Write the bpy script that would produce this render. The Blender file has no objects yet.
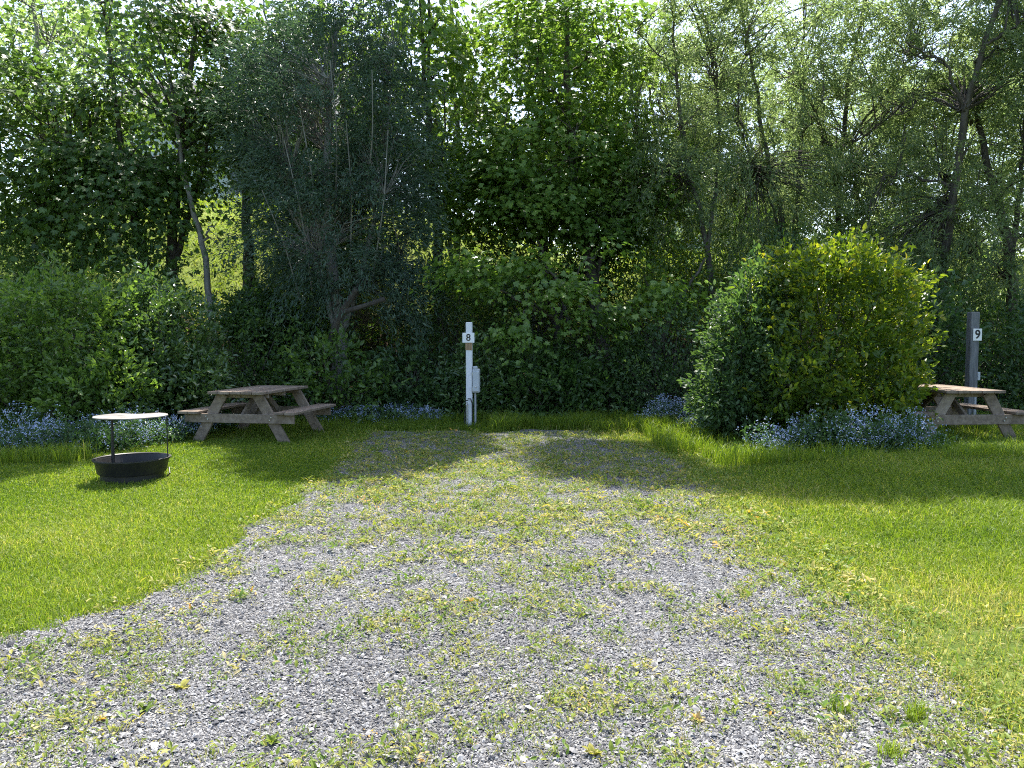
import bpy, math
import numpy as np
from mathutils import Vector

# ------------------------------------------------------------------ camera, sky, sun, exposure
SC = bpy.context.scene
COL = SC.collection
W, H, F = 1024, 768, 773.0
CAM_H, HORIZON = 1.5, 339.0
PITCH = math.atan((384 - HORIZON) / F)
cam = bpy.data.cameras.new("camera"); cam.sensor_width = 36.0; cam.lens = F * 36.0 / W
cam.clip_start = 0.05; cam.clip_end = 2000
camo = bpy.data.objects.new("camera", cam); COL.objects.link(camo)
camo.location = (0, 0, CAM_H); camo.rotation_euler = (math.pi / 2 - PITCH, 0, 0)
SC.camera = camo

SUN_EL, SUN_AZ = math.radians(63), math.radians(0.5)      # azimuth from +Y, positive to +X
world = bpy.data.worlds.new("World"); SC.world = world; world.use_nodes = True
wn = world.node_tree; bg = wn.nodes["Background"]
sky = wn.nodes.new("ShaderNodeTexSky"); sky.sky_type = 'NISHITA'; sky.sun_disc = False
sky.sun_elevation = SUN_EL; sky.sun_rotation = SUN_AZ; sky.air_density = 1.0; sky.dust_density = 2.2; sky.ozone_density = 1.3
wn.links.new(sky.outputs[0], bg.inputs[0]); bg.inputs[1].default_value = 0.15
sun = bpy.data.lights.new("sun", 'SUN'); sun.energy = 4.9; sun.angle = math.radians(0.5); sun.color = (1, 0.955, 0.87)
suno = bpy.data.objects.new("sun", sun); COL.objects.link(suno)
sdir = Vector((math.sin(SUN_AZ) * math.cos(SUN_EL), math.cos(SUN_AZ) * math.cos(SUN_EL), math.sin(SUN_EL)))
suno.rotation_euler = (-sdir).to_track_quat('-Z', 'Y').to_euler()
suno.location = sdir * 60
SC.view_settings.view_transform = 'Standard'; SC.view_settings.look = 'None'
SC.view_settings.exposure = 1.5; SC.view_settings.gamma = 1.0; SC.view_settings.use_curve_mapping = False
cy = SC.cycles
cy.max_bounces = 7; cy.diffuse_bounces = 4; cy.glossy_bounces = 2; cy.transmission_bounces = 4; cy.transparent_max_bounces = 4
cy.filter_width = 1.1; cy.use_denoising = False; cy.use_adaptive_sampling = True; cy.adaptive_threshold = 0.012
cy.sample_clamp_indirect = 6.0; cy.caustics_reflective = False; cy.caustics_refractive = False
try:
    cy.denoiser = 'OPENIMAGEDENOISE'; cy.denoising_input_passes = 'RGB_ALBEDO_NORMAL'; cy.denoising_prefilter = 'NONE'
except Exception:
    pass

rng = np.random.default_rng(8)
CP, SP = math.cos(PITCH), math.sin(PITCH)

def ray(px, py):
    u, v = (px - 512) / F, -(py - 384) / F
    return np.array([u, CP + v * SP, -SP + v * CP])
def at(px, py, Y):
    d = ray(px, py); return np.array([0, 0, CAM_H]) + d * (Y / d[1])
def on_ground(px, py):
    d = ray(px, py); return (np.array([0, 0, CAM_H]) + d * (-CAM_H / d[2]))[:2]

# ------------------------------------------------------------------ noise and terrain
_ng = np.random.default_rng(77).random((128, 128))
def noise(x, y, s=1.0, o=0.0):
    x = np.asarray(x, float) / s + 40.3 + o; y = np.asarray(y, float) / s + 17.7 + o * 1.7
    xi, yi = np.floor(x).astype(int), np.floor(y).astype(int); fx, fy = x - xi, y - yi
    fx, fy = fx * fx * (3 - 2 * fx), fy * fy * (3 - 2 * fy)
    g = lambda a, b: _ng[a % 128, b % 128]
    return (g(xi, yi) * (1 - fx) + g(xi + 1, yi) * fx) * (1 - fy) + (g(xi, yi + 1) * (1 - fx) + g(xi + 1, yi + 1) * fx) * fy
def fbm(x, y, s=1.0, o=0.0):
    return (noise(x, y, s, o) * .5 + noise(x, y, s / 2, o + 5) * .3 + noise(x, y, s / 4, o + 9) * .2)
def sstep(a, b, x):
    t = np.clip((np.asarray(x, float) - a) / (b - a), 0, 1); return t * t * (3 - 2 * t)
def height(x, y):
    x = np.asarray(x, float); y = np.asarray(y, float)
    amp = 5.6 - 1.5 * sstep(-5, 3, x)
    h = amp * sstep(14.2, 25.5, y)
    h = h + (fbm(x, y, 3.0) - .5) * .35 * sstep(13.5, 17, y)
    return h + (fbm(x, y, 2.2, 3) - .5) * .05 * sstep(2.5, 4.5, np.abs(x)) * (1 - sstep(13, 15, y))

# edges of the gravel pitch, from the ground points seen in the photograph
LE = np.array([on_ground(*p) for p in [(0, 640), (60, 628), (130, 606), (200, 570), (255, 530), (300, 497), (325, 478), (338, 462), (350, 448), (372, 437)]])
RE = np.array([on_ground(*p) for p in [(1015, 768), (945, 690), (872, 630), (782, 560), (735, 520), (700, 488), (668, 462), (640, 447), (600, 436)]])
Y_END = 12.35
def edge_l(y):
    y = np.asarray(y, float); e = np.interp(y, LE[:, 1], LE[:, 0])
    return np.where(y < LE[0, 1], LE[0, 0] - (LE[0, 1] - y) * 9.0, e)
def edge_r(y):
    y = np.asarray(y, float); e = np.interp(y, RE[:, 1], RE[:, 0])
    return np.where(y < RE[0, 1], RE[0, 0] + (RE[0, 1] - y) * .6, e)
def gravel_in(x, y):
    """positive inside the gravel, metres from its edge, ragged"""
    d = np.minimum(np.minimum(x - edge_l(y), edge_r(y) - x), Y_END - y + (fbm(x, y, 1.6, 31) - .5) * 1.6)
    return d + (fbm(x, y, .7, 2) - .5) * .55

# ------------------------------------------------------------------ materials
def new_mat(name):
    m = bpy.data.materials.new(name); m.use_nodes = True
    nt = m.node_tree; nt.nodes.clear()
    out = nt.nodes.new("ShaderNodeOutputMaterial")
    return m, nt, out
def N(nt, t, **kw):
    n = nt.nodes.new(t)
    for k, v in kw.items():
        if k in n.inputs: n.inputs[k].default_value = v
        else: setattr(n, k, v)
    return n
def ramp(nt, fac, stops):
    r = nt.nodes.new("ShaderNodeValToRGB"); nt.links.new(fac, r.inputs[0])
    el = r.color_ramp.elements
    while len(el) < len(stops): el.new(.5)
    for e, (p, c) in zip(el, stops): e.position = p; e.color = (*c, 1)
    return r.outputs[0]

def leaf_mat(name, stops, tr=0.42, tmul=(1.15, 1.25, .55), rough=.42, spec=.5):
    m, nt, out = new_mat(name)
    a = N(nt, "ShaderNodeAttribute", attribute_name="tint")
    c = ramp(nt, a.outputs["Fac"], stops)
    p = N(nt, "ShaderNodeBsdfPrincipled", Roughness=rough); p.inputs["Specular IOR Level"].default_value = spec
    nt.links.new(c, p.inputs["Base Color"])
    t = N(nt, "ShaderNodeBsdfTranslucent")
    mul = N(nt, "ShaderNodeMix", data_type='RGBA', blend_type='MULTIPLY'); mul.inputs[0].default_value = 1
    nt.links.new(c, mul.inputs[6]); mul.inputs[7].default_value = (*[v * 1.5 for v in tmul], 1); mul.clamp_result = False
    nt.links.new(mul.outputs[2], t.inputs[0])
    mx = N(nt, "ShaderNodeMixShader"); mx.inputs[0].default_value = tr
    nt.links.new(p.outputs[0], mx.inputs[1]); nt.links.new(t.outputs[0], mx.inputs[2])
    nt.links.new(mx.outputs[0], out.inputs[0]); return m

def tex_mat(name, stops, scale=(8, 8, 8), detail=6, rough=.85, bump=.4, nscale=1.0, metallic=0, spec=.3, dist=.01, tint=False):
    m, nt, out = new_mat(name)
    tc = N(nt, "ShaderNodeTexCoord"); mp = N(nt, "ShaderNodeMapping"); mp.inputs["Scale"].default_value = scale
    nt.links.new(tc.outputs["Object"], mp.inputs[0])
    n = N(nt, "ShaderNodeTexNoise", Scale=nscale, Detail=detail, Roughness=.65); nt.links.new(mp.outputs[0], n.inputs["Vector"])
    fac = n.outputs[0]
    if tint:
        a = N(nt, "ShaderNodeAttribute", attribute_name="tint"); ad = N(nt, "ShaderNodeMath", operation='ADD')
        nt.links.new(a.outputs["Fac"], ad.inputs[0]); nt.links.new(fac, ad.inputs[1])
        sb = N(nt, "ShaderNodeMath", operation='SUBTRACT'); nt.links.new(ad.outputs[0], sb.inputs[0]); sb.inputs[1].default_value = .5; fac = sb.outputs[0]
    c = ramp(nt, fac, stops)
    p = N(nt, "ShaderNodeBsdfPrincipled", Roughness=rough, Metallic=metallic); p.inputs["Specular IOR Level"].default_value = spec
    nt.links.new(c, p.inputs["Base Color"])
    if bump:
        b = N(nt, "ShaderNodeBump", Strength=bump, Distance=dist); nt.links.new(n.outputs[0], b.inputs["Height"]); nt.links.new(b.outputs[0], p.inputs["Normal"])
    nt.links.new(p.outputs[0], out.inputs[0]); return m

def G(r, g, b): return (r, g, b)
M = {}
M['shrub_light'] = leaf_mat("light_shrub_leaf", [(0, G(.045, .095, .022)), (.5, G(.095, .165, .036)), (1, G(.17, .25, .06))], tr=.42, rough=.36, spec=.6)
M['glossy'] = leaf_mat("glossy_shrub_leaf", [(0, G(.040, .085, .026)), (.5, G(.080, .140, .042)), (1, G(.15, .22, .075))], tr=.34, rough=.27, spec=.9)
M['maple'] = leaf_mat("maple_leaf", [(0, G(0.040, 0.081, 0.021)), (.55, G(0.077, 0.145, 0.032)), (1, G(0.139, 0.218, 0.045))], tmul=(1.15, 1.12, .7))
M['maple_bright'] = leaf_mat("bright_maple_leaf", [(0, G(0.060, 0.119, 0.024)), (.5, G(0.114, 0.202, 0.037)), (1, G(0.202, 0.295, 0.054))], tmul=(1.15, 1.12, .7))
M['maple_sun_tint'] = leaf_mat("sun_tinted_maple_leaf", [(0, G(0.078, 0.144, 0.029)), (.5, G(0.144, 0.234, 0.048)), (1, G(0.240, 0.330, 0.072))], tr=.42, rough=.36)  # lightened maple leaf: sunlight on the low boughs put into the colour
M['willow'] = leaf_mat("willow_leaf", [(0, G(0.085, 0.128, 0.059)), (.5, G(0.156, 0.207, 0.100)), (1, G(0.262, 0.305, 0.171))], tr=.6, tmul=(1.2, 1.25, .8), rough=.36)
M['willow_grey'] = leaf_mat("grey_willow_leaf", [(0, G(0.031, 0.062, 0.035)), (.5, G(0.057, 0.101, 0.059)), (1, G(0.106, 0.155, 0.098))], tr=.3, tmul=(1., 1.1, .75), rough=.4)
M['shrub'] = leaf_mat("shrub_leaf", [(0, G(0.034, 0.073, 0.019)), (.5, G(0.068, 0.127, 0.033)), (1, G(0.124, 0.195, 0.052))])
M['bush'] = leaf_mat("bush_leaf", [(0, G(.045, .095, .016)), (.5, G(.085, .150, .022)), (.85, G(.15, .21, .03)), (1, G(.24, .26, .04))], tr=.5, tmul=(1.55, 1.3, .4), rough=.38)
M['lilac'] = leaf_mat("blue_green_leaf", [(0, G(.036, .078, .028)), (.5, G(.068, .125, .042)), (1, G(.125, .19, .072))], tr=.38, tmul=(1.15, 1.2, .55), rough=.45)
M['grass'] = leaf_mat("grass_blade", [(0, G(.065, .125, .012)), (.55, G(.165, .235, .024)), (.88, G(.255, .295, .050)), (1, G(.40, .36, .15))], tr=.45, tmul=(1.1, 1.12, .5), rough=.5, spec=.3)
M['weed'] = leaf_mat("weed_leaf", [(0, G(0.084, 0.156, 0.024)), (.45, G(0.192, 0.240, 0.042)), (.72, G(0.312, 0.294, 0.072)), (.9, G(0.396, 0.336, 0.156)), (.965, G(0.432, 0.372, 0.228)), (1, G(0.552, 0.288, 0.036))], tr=.35, tmul=(1.05, 1.05, .5), rough=.55, spec=.25)
M['forget'] = leaf_mat("wildflower_leaf", [(0, G(.03, .07, .02)), (.5, G(.055, .11, .035)), (1, G(.09, .15, .055))], tr=.35)
M['petal'] = leaf_mat("blue_petal", [(0, G(.28, .36, .58)), (.6, G(.42, .50, .70)), (.93, G(.58, .64, .76)), (1, G(.78, .78, .78))], tr=.3, tmul=(.7, .7, .7), rough=.7, spec=.1)
M['bark'] = tex_mat("bark", [(.25, G(.030, .025, .020)), (.55, G(.085, .073, .060)), (.8, G(.16, .14, .12))], scale=(9, 9, 2.2), bump=.9, dist=.03)
M['bark_grey'] = tex_mat("grey_bark", [(.25, G(.10, .095, .08)), (.55, G(.22, .21, .185)), (.8, G(.36, .345, .31))], scale=(9, 9, 2.2), bump=.8, dist=.02)
M['cut'] = tex_mat("cut_wood", [(.3, G(.22, .16, .11)), (.7, G(.38, .30, .22))], scale=(20, 20, 20), bump=.3)
M['timber'] = tex_mat("weathered_timber", [(.2, G(.095, .070, .050)), (.5, G(.225, .172, .128)), (.8, G(.35, .285, .225))], scale=(3, 3, 3), nscale=6, bump=.5, dist=.004, tint=True)
M['black_steel'] = tex_mat("blackened_steel", [(.3, G(.010, .010, .011)), (.6, G(.020, .019, .019)), (.85, G(.05, .035, .026))], scale=(9, 9, 9), rough=.5, bump=.15, spec=.45, dist=.003)
M['ash'] = tex_mat("ash", [(.3, G(.02, .02, .02)), (.7, G(.12, .115, .11))], scale=(14, 14, 14), bump=.8, dist=.02)
M['plate'] = tex_mat("worn_steel_plate", [(.32, G(.07, .065, .06)), (.5, G(.20, .19, .175)), (.75, G(.31, .30, .28))], scale=(4, 4, 4), rough=.62, bump=.12, metallic=.1, spec=.4, dist=.002)
M['white_post'] = tex_mat("weathered_white_paint", [(.22, G(.40, .39, .38)), (.4, G(.66, .67, .69)), (.8, G(.78, .79, .81))], scale=(10, 10, 2), nscale=2, bump=.2, dist=.004)
M['raw_wood'] = tex_mat("raw_wood", [(.3, G(.22, .14, .08)), (.7, G(.38, .27, .16))], scale=(20, 20, 3), nscale=2, bump=.3)
M['grey_post'] = tex_mat("grey_timber", [(.25, G(0.064, 0.066, 0.068)), (.5, G(0.143, 0.146, 0.150)), (.8, G(0.232, 0.236, 0.240))], scale=(14, 14, 1.6), nscale=2, bump=.7, dist=.006)
M['sign'] = tex_mat("white_sign", [(.3, G(.74, .74, .74)), (.7, G(.82, .82, .81))], rough=.4, bump=0)
M['ink'] = tex_mat("black_ink", [(.3, G(.012, .012, .014)), (.7, G(.02, .02, .022))], rough=.5, bump=0)
M['box_grey'] = tex_mat("grey_enclosure", [(.3, G(.40, .43, .45)), (.7, G(.50, .53, .55))], rough=.42, bump=.05)
M['conduit'] = tex_mat("grey_conduit", [(.3, G(.30, .31, .32)), (.7, G(.42, .43, .44))], rough=.45, bump=.05)
M['black_rubber'] = tex_mat("black_rubber", [(.3, G(.014, .014, .015)), (.7, G(.03, .03, .03))], rough=.6, bump=.1)
M['galv'] = tex_mat("galvanised", [(.3, G(.42, .43, .44)), (.7, G(.62, .63, .64))], rough=.35, metallic=.7, bump=.05)
M['siding'] = tex_mat("pale_siding", [(.3, G(.42, .46, .52)), (.7, G(.54, .58, .64))], scale=(.6, .6, 9), nscale=1.5, rough=.6, bump=.3)
M['roof'] = tex_mat("shingle_roof", [(.3, G(.07, .07, .075)), (.7, G(.13, .13, .135))], scale=(6, 6, 6), rough=.9, bump=.5)
M['trim'] = tex_mat("white_trim", [(.3, G(.72, .72, .72)), (.7, G(.8, .8, .8))], bump=0, rough=.5)
M['glass'] = tex_mat("window_glass", [(.3, G(.03, .04, .05)), (.7, G(.05, .06, .07))], bump=0, rough=.08, spec=.8)
M['stone'] = tex_mat("gravel_stone", [(.0, G(.050, .050, .055)), (.35, G(.148, .146, .150)), (.65, G(.268, .264, .262)), (.92, G(.40, .395, .39)), (1, G(.52, .50, .47))], scale=(30, 30, 30), rough=.85, bump=.2, tint=True, spec=.25)

def ground_mat():
    m, nt, out = new_mat("ground")
    tc = N(nt, "ShaderNodeTexCoord")
    a = N(nt, "ShaderNodeAttribute", attribute_name="zone")
    n1 = N(nt, "ShaderNodeTexNoise", Scale=14, Detail=8, Roughness=.7); nt.links.new(tc.outputs["Object"], n1.inputs["Vector"])
    n2 = N(nt, "ShaderNodeTexNoise", Scale=2.2, Detail=6, Roughness=.65); nt.links.new(tc.outputs["Object"], n2.inputs["Vector"])
    lawn = ramp(nt, n1.outputs[0], [(.25, G(.035, .060, .012)), (.5, G(.07, .105, .020)), (.75, G(.13, .14, .04))])
    litter = ramp(nt, n1.outputs[0], [(.25, G(.018, .013, .009)), (.5, G(.055, .038, .025)), (.75, G(.13, .095, .065))])
    hill = ramp(nt, n2.outputs[0], [(.25, G(.10, .15, .03)), (.5, G(.17, .22, .045)), (.75, G(.25, .26, .08))])
    m1 = N(nt, "ShaderNodeMix", data_type='RGBA'); m2 = N(nt, "ShaderNodeMix", data_type='RGBA')
    f1 = N(nt, "ShaderNodeMapRange"); nt.links.new(a.outputs["Fac"], f1.inputs[0])
    f2 = N(nt, "ShaderNodeMapRange"); nt.links.new(a.outputs["Fac"], f2.inputs[0]); f2.inputs[1].default_value = 1; f2.inputs[2].default_value = 2
    nt.links.new(f1.outputs[0], m1.inputs[0]); nt.links.new(lawn, m1.inputs[6]); nt.links.new(litter, m1.inputs[7])
    nt.links.new(f2.outputs[0], m2.inputs[0]); nt.links.new(m1.outputs[2], m2.inputs[6]); nt.links.new(hill, m2.inputs[7])
    p = N(nt, "ShaderNodeBsdfPrincipled", Roughness=.95); p.inputs["Specular IOR Level"].default_value = .1
    nt.links.new(m2.outputs[2], p.inputs["Base Color"])
    b = N(nt, "ShaderNodeBump", Strength=.7, Distance=.04); nt.links.new(n1.outputs[0], b.inputs["Height"]); nt.links.new(b.outputs[0], p.inputs["Normal"])
    nt.links.new(p.outputs[0], out.inputs[0]); return m
M['ground'] = ground_mat()

def gravel_mat():
    m, nt, out = new_mat("gravel_bed")
    tc = N(nt, "ShaderNodeTexCoord")
    v = N(nt, "ShaderNodeTexVoronoi", Scale=105, Randomness=1.0); nt.links.new(tc.outputs["Object"], v.inputs["Vector"])
    n = N(nt, "ShaderNodeTexNoise", Scale=3.0, Detail=6, Roughness=.7); nt.links.new(tc.outputs["Object"], n.inputs["Vector"])
    sep = N(nt, "ShaderNodeSeparateColor"); nt.links.new(v.outputs["Color"], sep.inputs[0])
    c = ramp(nt, sep.outputs[0], [(0, G(.055, .055, .058)), (.5, G(.18, .179, .18)), (.9, G(.31, .307, .30)), (1, G(.42, .41, .39))])
    dirt = ramp(nt, n.outputs[0], [(.3, G(.75, .77, .82)), (.55, G(1, .99, .97)), (.8, G(1, .93, .82))])
    mul = N(nt, "ShaderNodeMix", data_type='RGBA', blend_type='MULTIPLY'); mul.inputs[0].default_value = 1
    nt.links.new(c, mul.inputs[6]); nt.links.new(dirt, mul.inputs[7])
    p = N(nt, "ShaderNodeBsdfPrincipled", Roughness=.9); p.inputs["Specular IOR Level"].default_value = .2
    nt.links.new(mul.outputs[2], p.inputs["Base Color"])
    b = N(nt, "ShaderNodeBump", Strength=1.0, Distance=.015); b.invert = True
    nt.links.new(v.outputs["Distance"], b.inputs["Height"]); nt.links.new(b.outputs[0], p.inputs["Normal"])
    nt.links.new(p.outputs[0], out.inputs[0]); return m
M['gravel_bed'] = gravel_mat()

# ------------------------------------------------------------------ mesh building
def fast_mesh(name, verts, faces, mats, tint=None, midx=None, smooth=False, attr="tint"):
    """faces: (M,k) array of one face size"""
    me = bpy.data.meshes.new(name)
    verts = np.ascontiguousarray(verts, np.float32); faces = np.ascontiguousarray(faces, np.int32)
    k = faces.shape[1]; nf = len(faces)
    me.vertices.add(len(verts)); me.vertices.foreach_set("co", verts.ravel())
    me.loops.add(nf * k); me.loops.foreach_set("vertex_index", faces.ravel())
    me.polygons.add(nf); me.polygons.foreach_set("loop_start", np.arange(0, nf * k, k, dtype=np.int32))
    for m in mats: me.materials.append(m)
    if midx is not None: me.polygons.foreach_set("material_index", np.ascontiguousarray(midx, np.int32))
    me.polygons.foreach_set("use_smooth", np.full(nf, smooth))
    if tint is not None:
        a = me.attributes.new(attr, 'FLOAT', 'FACE'); a.data.foreach_set("value", np.ascontiguousarray(tint, np.float32))
    me.update(calc_edges=True); return me
def link(name, me, parent=None, loc=None):
    o = bpy.data.objects.new(name, me); COL.objects.link(o)
    if parent is not None: o.parent = parent
    if loc is not None: o.location = loc
    return o
def tag(o, label=None, cat=None, group=None, kind=None):
    if label: o["label"] = label
    if cat: o["category"] = cat
    if group: o["group"] = group
    if kind: o["kind"] = kind
    return o
def thing(name, loc, label, cat, group=None, rz=0):
    o = bpy.data.objects.new(name, None); COL.objects.link(o); o.empty_display_size = .2
    o.location = loc; o.rotation_euler = (0, 0, rz); return tag(o, label, cat, group)

class MB:
    """small mesh builder: collects shapes with n-gons into one mesh"""
    def __init__(s): s.v = []; s.f = []; s.t = []
    def add(s, v, f, t=.5):
        o = len(s.v); s.v += [tuple(map(float, p)) for p in v]; s.f += [tuple(i + o for i in q) for q in f]; s.t += [t] * len(f); return s
    def box(s, c, d, ax=None, bev=.004, t=.5):
        """bevelled box: centre, full sizes, optional 3 axes"""
        ax = np.eye(3) if ax is None else np.array(ax, float); h = np.array(d) / 2; b = min(bev, h.min() * .45)
        v = []; idx = {}
        for sx in (-1, 1):
            for sy in (-1, 1):
                for sz in (-1, 1):
                    sg = np.array([sx, sy, sz])
                    for a in range(3):
                        p = sg * (h - b); p[a] = sg[a] * h[a]
                        idx[(sx, sy, sz, a)] = len(v); v.append(np.array(c) + p @ ax)
        f = []
        for a in range(3):
            b1, b2 = (a + 1) % 3, (a + 2) % 3
            for sg in (-1, 1):
                q = []
                for (i, j) in ((-1, -1), (1, -1), (1, 1), (-1, 1)):
                    k = [0, 0, 0]; k[a] = sg; k[b1] = i; k[b2] = j; q.append(idx[(*k, a)])
                f.append(q if sg > 0 else q[::-1])
        for a in range(3):                                     # edge strips
            b1, b2 = (a + 1) % 3, (a + 2) % 3
            for i in (-1, 1):
                for j in (-1, 1):
                    k0 = [0, 0, 0]; k0[b1] = i; k0[b2] = j; k1 = k0[:]; k0[a] = -1; k1[a] = 1
                    q = [idx[(*k0, b1)], idx[(*k1, b1)], idx[(*k1, b2)], idx[(*k0, b2)]]
                    f.append(q if i * j < 0 else q[::-1])
        for sx in (-1, 1):
            for sy in (-1, 1):
                for sz in (-1, 1):
                    q = [idx[(sx, sy, sz, a)] for a in range(3)]
                    f.append(q if sx * sy * sz > 0 else q[::-1])
        return s.add(v, f, t)
    def beam(s, p0, p1, w, th, up=(0, 0, 1), bev=.004, t=.5, ext=0):
        p0, p1 = np.array(p0, float), np.array(p1, float); d = p1 - p0; L = np.linalg.norm(d); d /= L
        x = np.cross(np.array(up, float), d); x /= np.linalg.norm(x); z = np.cross(d, x)
        return s.box((p0 + p1) / 2, (w, L + ext, th), (x, d, z), bev, t)
    def tube(s, pts, r, n=10, cap=True, t=.5):
        pts = np.array(pts, float); K = len(pts); r = np.full(K, r, float) if np.isscalar(r) else np.array(r, float)
        v, f = tubes(pts[None], r[None], n, closed=False)
        s.add(v, [tuple(q) for q in f], t)
        if cap:
            o = len(s.v) - len(v); s.f += [tuple(o + i for i in range(n))[::-1], tuple(o + (K - 1) * n + i for i in range(n))]; s.t += [t, t]
        return s
    def lathe(s, prof, n=40, c=(0, 0, 0), t=.5):
        K = len(prof); a = np.linspace(0, 2 * math.pi, n, endpoint=False); v = []
        for (r, z) in prof: v += [(c[0] + r * math.cos(x), c[1] + r * math.sin(x), c[2] + z) for x in a]
        f = [(k * n + i, k * n + (i + 1) % n, (k + 1) * n + (i + 1) % n, (k + 1) * n + i) for k in range(K - 1) for i in range(n)]
        return s.add(v, f, t)
    def build(s, name, mat, parent=None, smooth=False, loc=None):
        me = bpy.data.meshes.new(name); me.from_pydata(s.v, [], s.f); me.materials.append(mat)
        a = me.attributes.new("tint", 'FLOAT', 'FACE'); a.data.foreach_set("value", np.array(s.t, np.float32))
        if smooth:
            me.polygons.foreach_set("use_smooth", np.full(len(me.polygons), True))
            me.update()
            try: me.set_sharp_from_angle(angle=math.radians(38))
            except Exception: pass
        me.update(); return link(name, me, parent, loc)

def tubes(P, R, n=6, closed=False):
    """P (N,K,3) paths, R (N,K) radii -> verts, quads"""
    P = np.asarray(P, float); Nn, K, _ = P.shape
    T = np.gradient(P, axis=1); T /= np.linalg.norm(T, axis=2, keepdims=True) + 1e-9
    mean = P[:, -1] - P[:, 0]; mean /= np.linalg.norm(mean, axis=1, keepdims=True) + 1e-9
    ref = np.where(np.abs(mean[:, 2:3]) > .7, np.array([[1., .13, 0]]), np.array([[0., .11, 1.]]))[:, None, :]
    A = np.cross(T, np.broadcast_to(ref, T.shape)); A /= np.linalg.norm(A, axis=2, keepdims=True) + 1e-9
    B = np.cross(T, A)
    ang = np.linspace(0, 2 * math.pi, n, endpoint=False)
    V = P[:, :, None, :] + R[:, :, None, None] * (A[:, :, None, :] * np.cos(ang)[None, None, :, None] + B[:, :, None, :] * np.sin(ang)[None, None, :, None])
    base = (np.arange(Nn) * K * n)[:, None, None]; k = (np.arange(K - 1) * n)[None, :, None]; i = np.arange(n)[None, None, :]; j = (i + 1) % n
    q = np.stack([base + k + i, base + k + n + i, base + k + n + j, base + k + j], -1).reshape(-1, 4)
    return V.reshape(-1, 3), q[:, ::-1]

def unit(v): return v / (np.linalg.norm(v, axis=-1, keepdims=True) + 1e-9)

# leaf templates: (x across, y along, z normal)
def T_maple():
    o = [(0, 0), (.30, .02), (.52, .22), (.36, .34), (.50, .68), (.20, .60), (0, 1.0)]
    pts = [(x, y, .16 * abs(x) - .10 * y * y) for x, y in o] + [(-x, y, .16 * abs(x) - .10 * y * y) for x, y in o[1:-1][::-1]]
    c = (0, .33, -.04); v = np.array([c] + pts); n = len(pts)
    return v, np.array([(0, 1 + (i + 1) % n, 1 + i) for i in range(n)])
def T_leaf(w=.28, fold=.10, droop=.12):
    v = np.array([(0, 0, 0), (w * .85, .32, fold), (w * .7, .68, fold - droop * .4), (0, 1, -droop), (-w * .7, .68, fold - droop * .4), (-w * .85, .32, fold), (0, .5, 0)])
    f = np.array([(0, 1, 6), (1, 2, 6), (2, 3, 6), (3, 4, 6), (4, 5, 6), (5, 0, 6)]); return v, f
def T_thin(w=.09, fold=.05):
    v = np.array([(0, 0, 0), (w, .45, fold), (0, 1, -.1), (-w, .45, fold)]); return v, np.array([(0, 1, 2), (0, 2, 3)])
TM, TL, TT = T_maple(), T_leaf(), T_thin(.12)

def leaves(pos, d, nrm, size, tpl, tint):
    """place template leaves: returns verts, tris, face tint"""
    d = unit(d); x = unit(np.cross(d, nrm)); n = np.cross(x, d)
    v, f = tpl
    V = pos[:, None, :] + size[:, None, None] * (v[None, :, 0:1] * x[:, None] + v[None, :, 1:2] * d[:, None] + v[None, :, 2:3] * n[:, None])
    Fc = (np.arange(len(pos)) * len(v))[:, None, None] + f[None]
    return V.reshape(-1, 3), Fc.reshape(-1, 3), np.repeat(tint, len(f))
def rvec(n, s=1.0): return rng.normal(0, s, (n, 3))
def join(parts):
    V, Fs, T, o = [], [], [], 0
    for v, f, t in parts: V.append(v); Fs.append(f + o); T.append(t); o += len(v)
    return np.concatenate(V), np.concatenate(Fs), np.concatenate(T)

# ------------------------------------------------------------------ trees
def ell(px, py, Y, rx, ry, rd=None, n=60):
    """crown ellipsoid from its outline in the photograph, at depth Y; rd metres in depth"""
    c = at(px, py, Y); s = Y / F
    return (c, np.array([rx * s, rd if rd else rx * s, ry * s]), n)
def shade_ell(x, y, z, rx, ry, rz, n=60): return (np.array([x, y, z], float), np.array([rx, ry, rz], float), n)  # unseen high leaf clump, added to a crown and shaped for its ground shade
def sample_ell(c, r, n, shell=.45):
    p = unit(rvec(n)); q = rng.random(n) ** (1 / 3.0); q = shell + (1 - shell) * q
    return c + p * q[:, None] * r
def bez(a, c, b, K):
    t = np.linspace(0, 1, K)[:, None]
    return (1 - t) ** 2 * a + 2 * t * (1 - t) * c + t ** 2 * b
def wobble(p, s):
    K = len(p); w = rng.normal(0, s, (K, 3)); w[0] = 0; w[-1] *= .3; return p + w
def resample(pts, K):
    pts = np.array(pts, float); s = np.r_[0, np.cumsum(np.linalg.norm(np.diff(pts, axis=0), axis=1))]
    # catmull-rom like smoothing by cubic interpolation of dense samples
    t = np.linspace(0, s[-1], K); q = np.stack([np.interp(t, s, pts[:, i]) for i in range(3)], 1)
    for _ in range(2): q[1:-1] = .25 * q[:-2] + .5 * q[1:-1] + .25 * q[2:]
    return q

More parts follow.
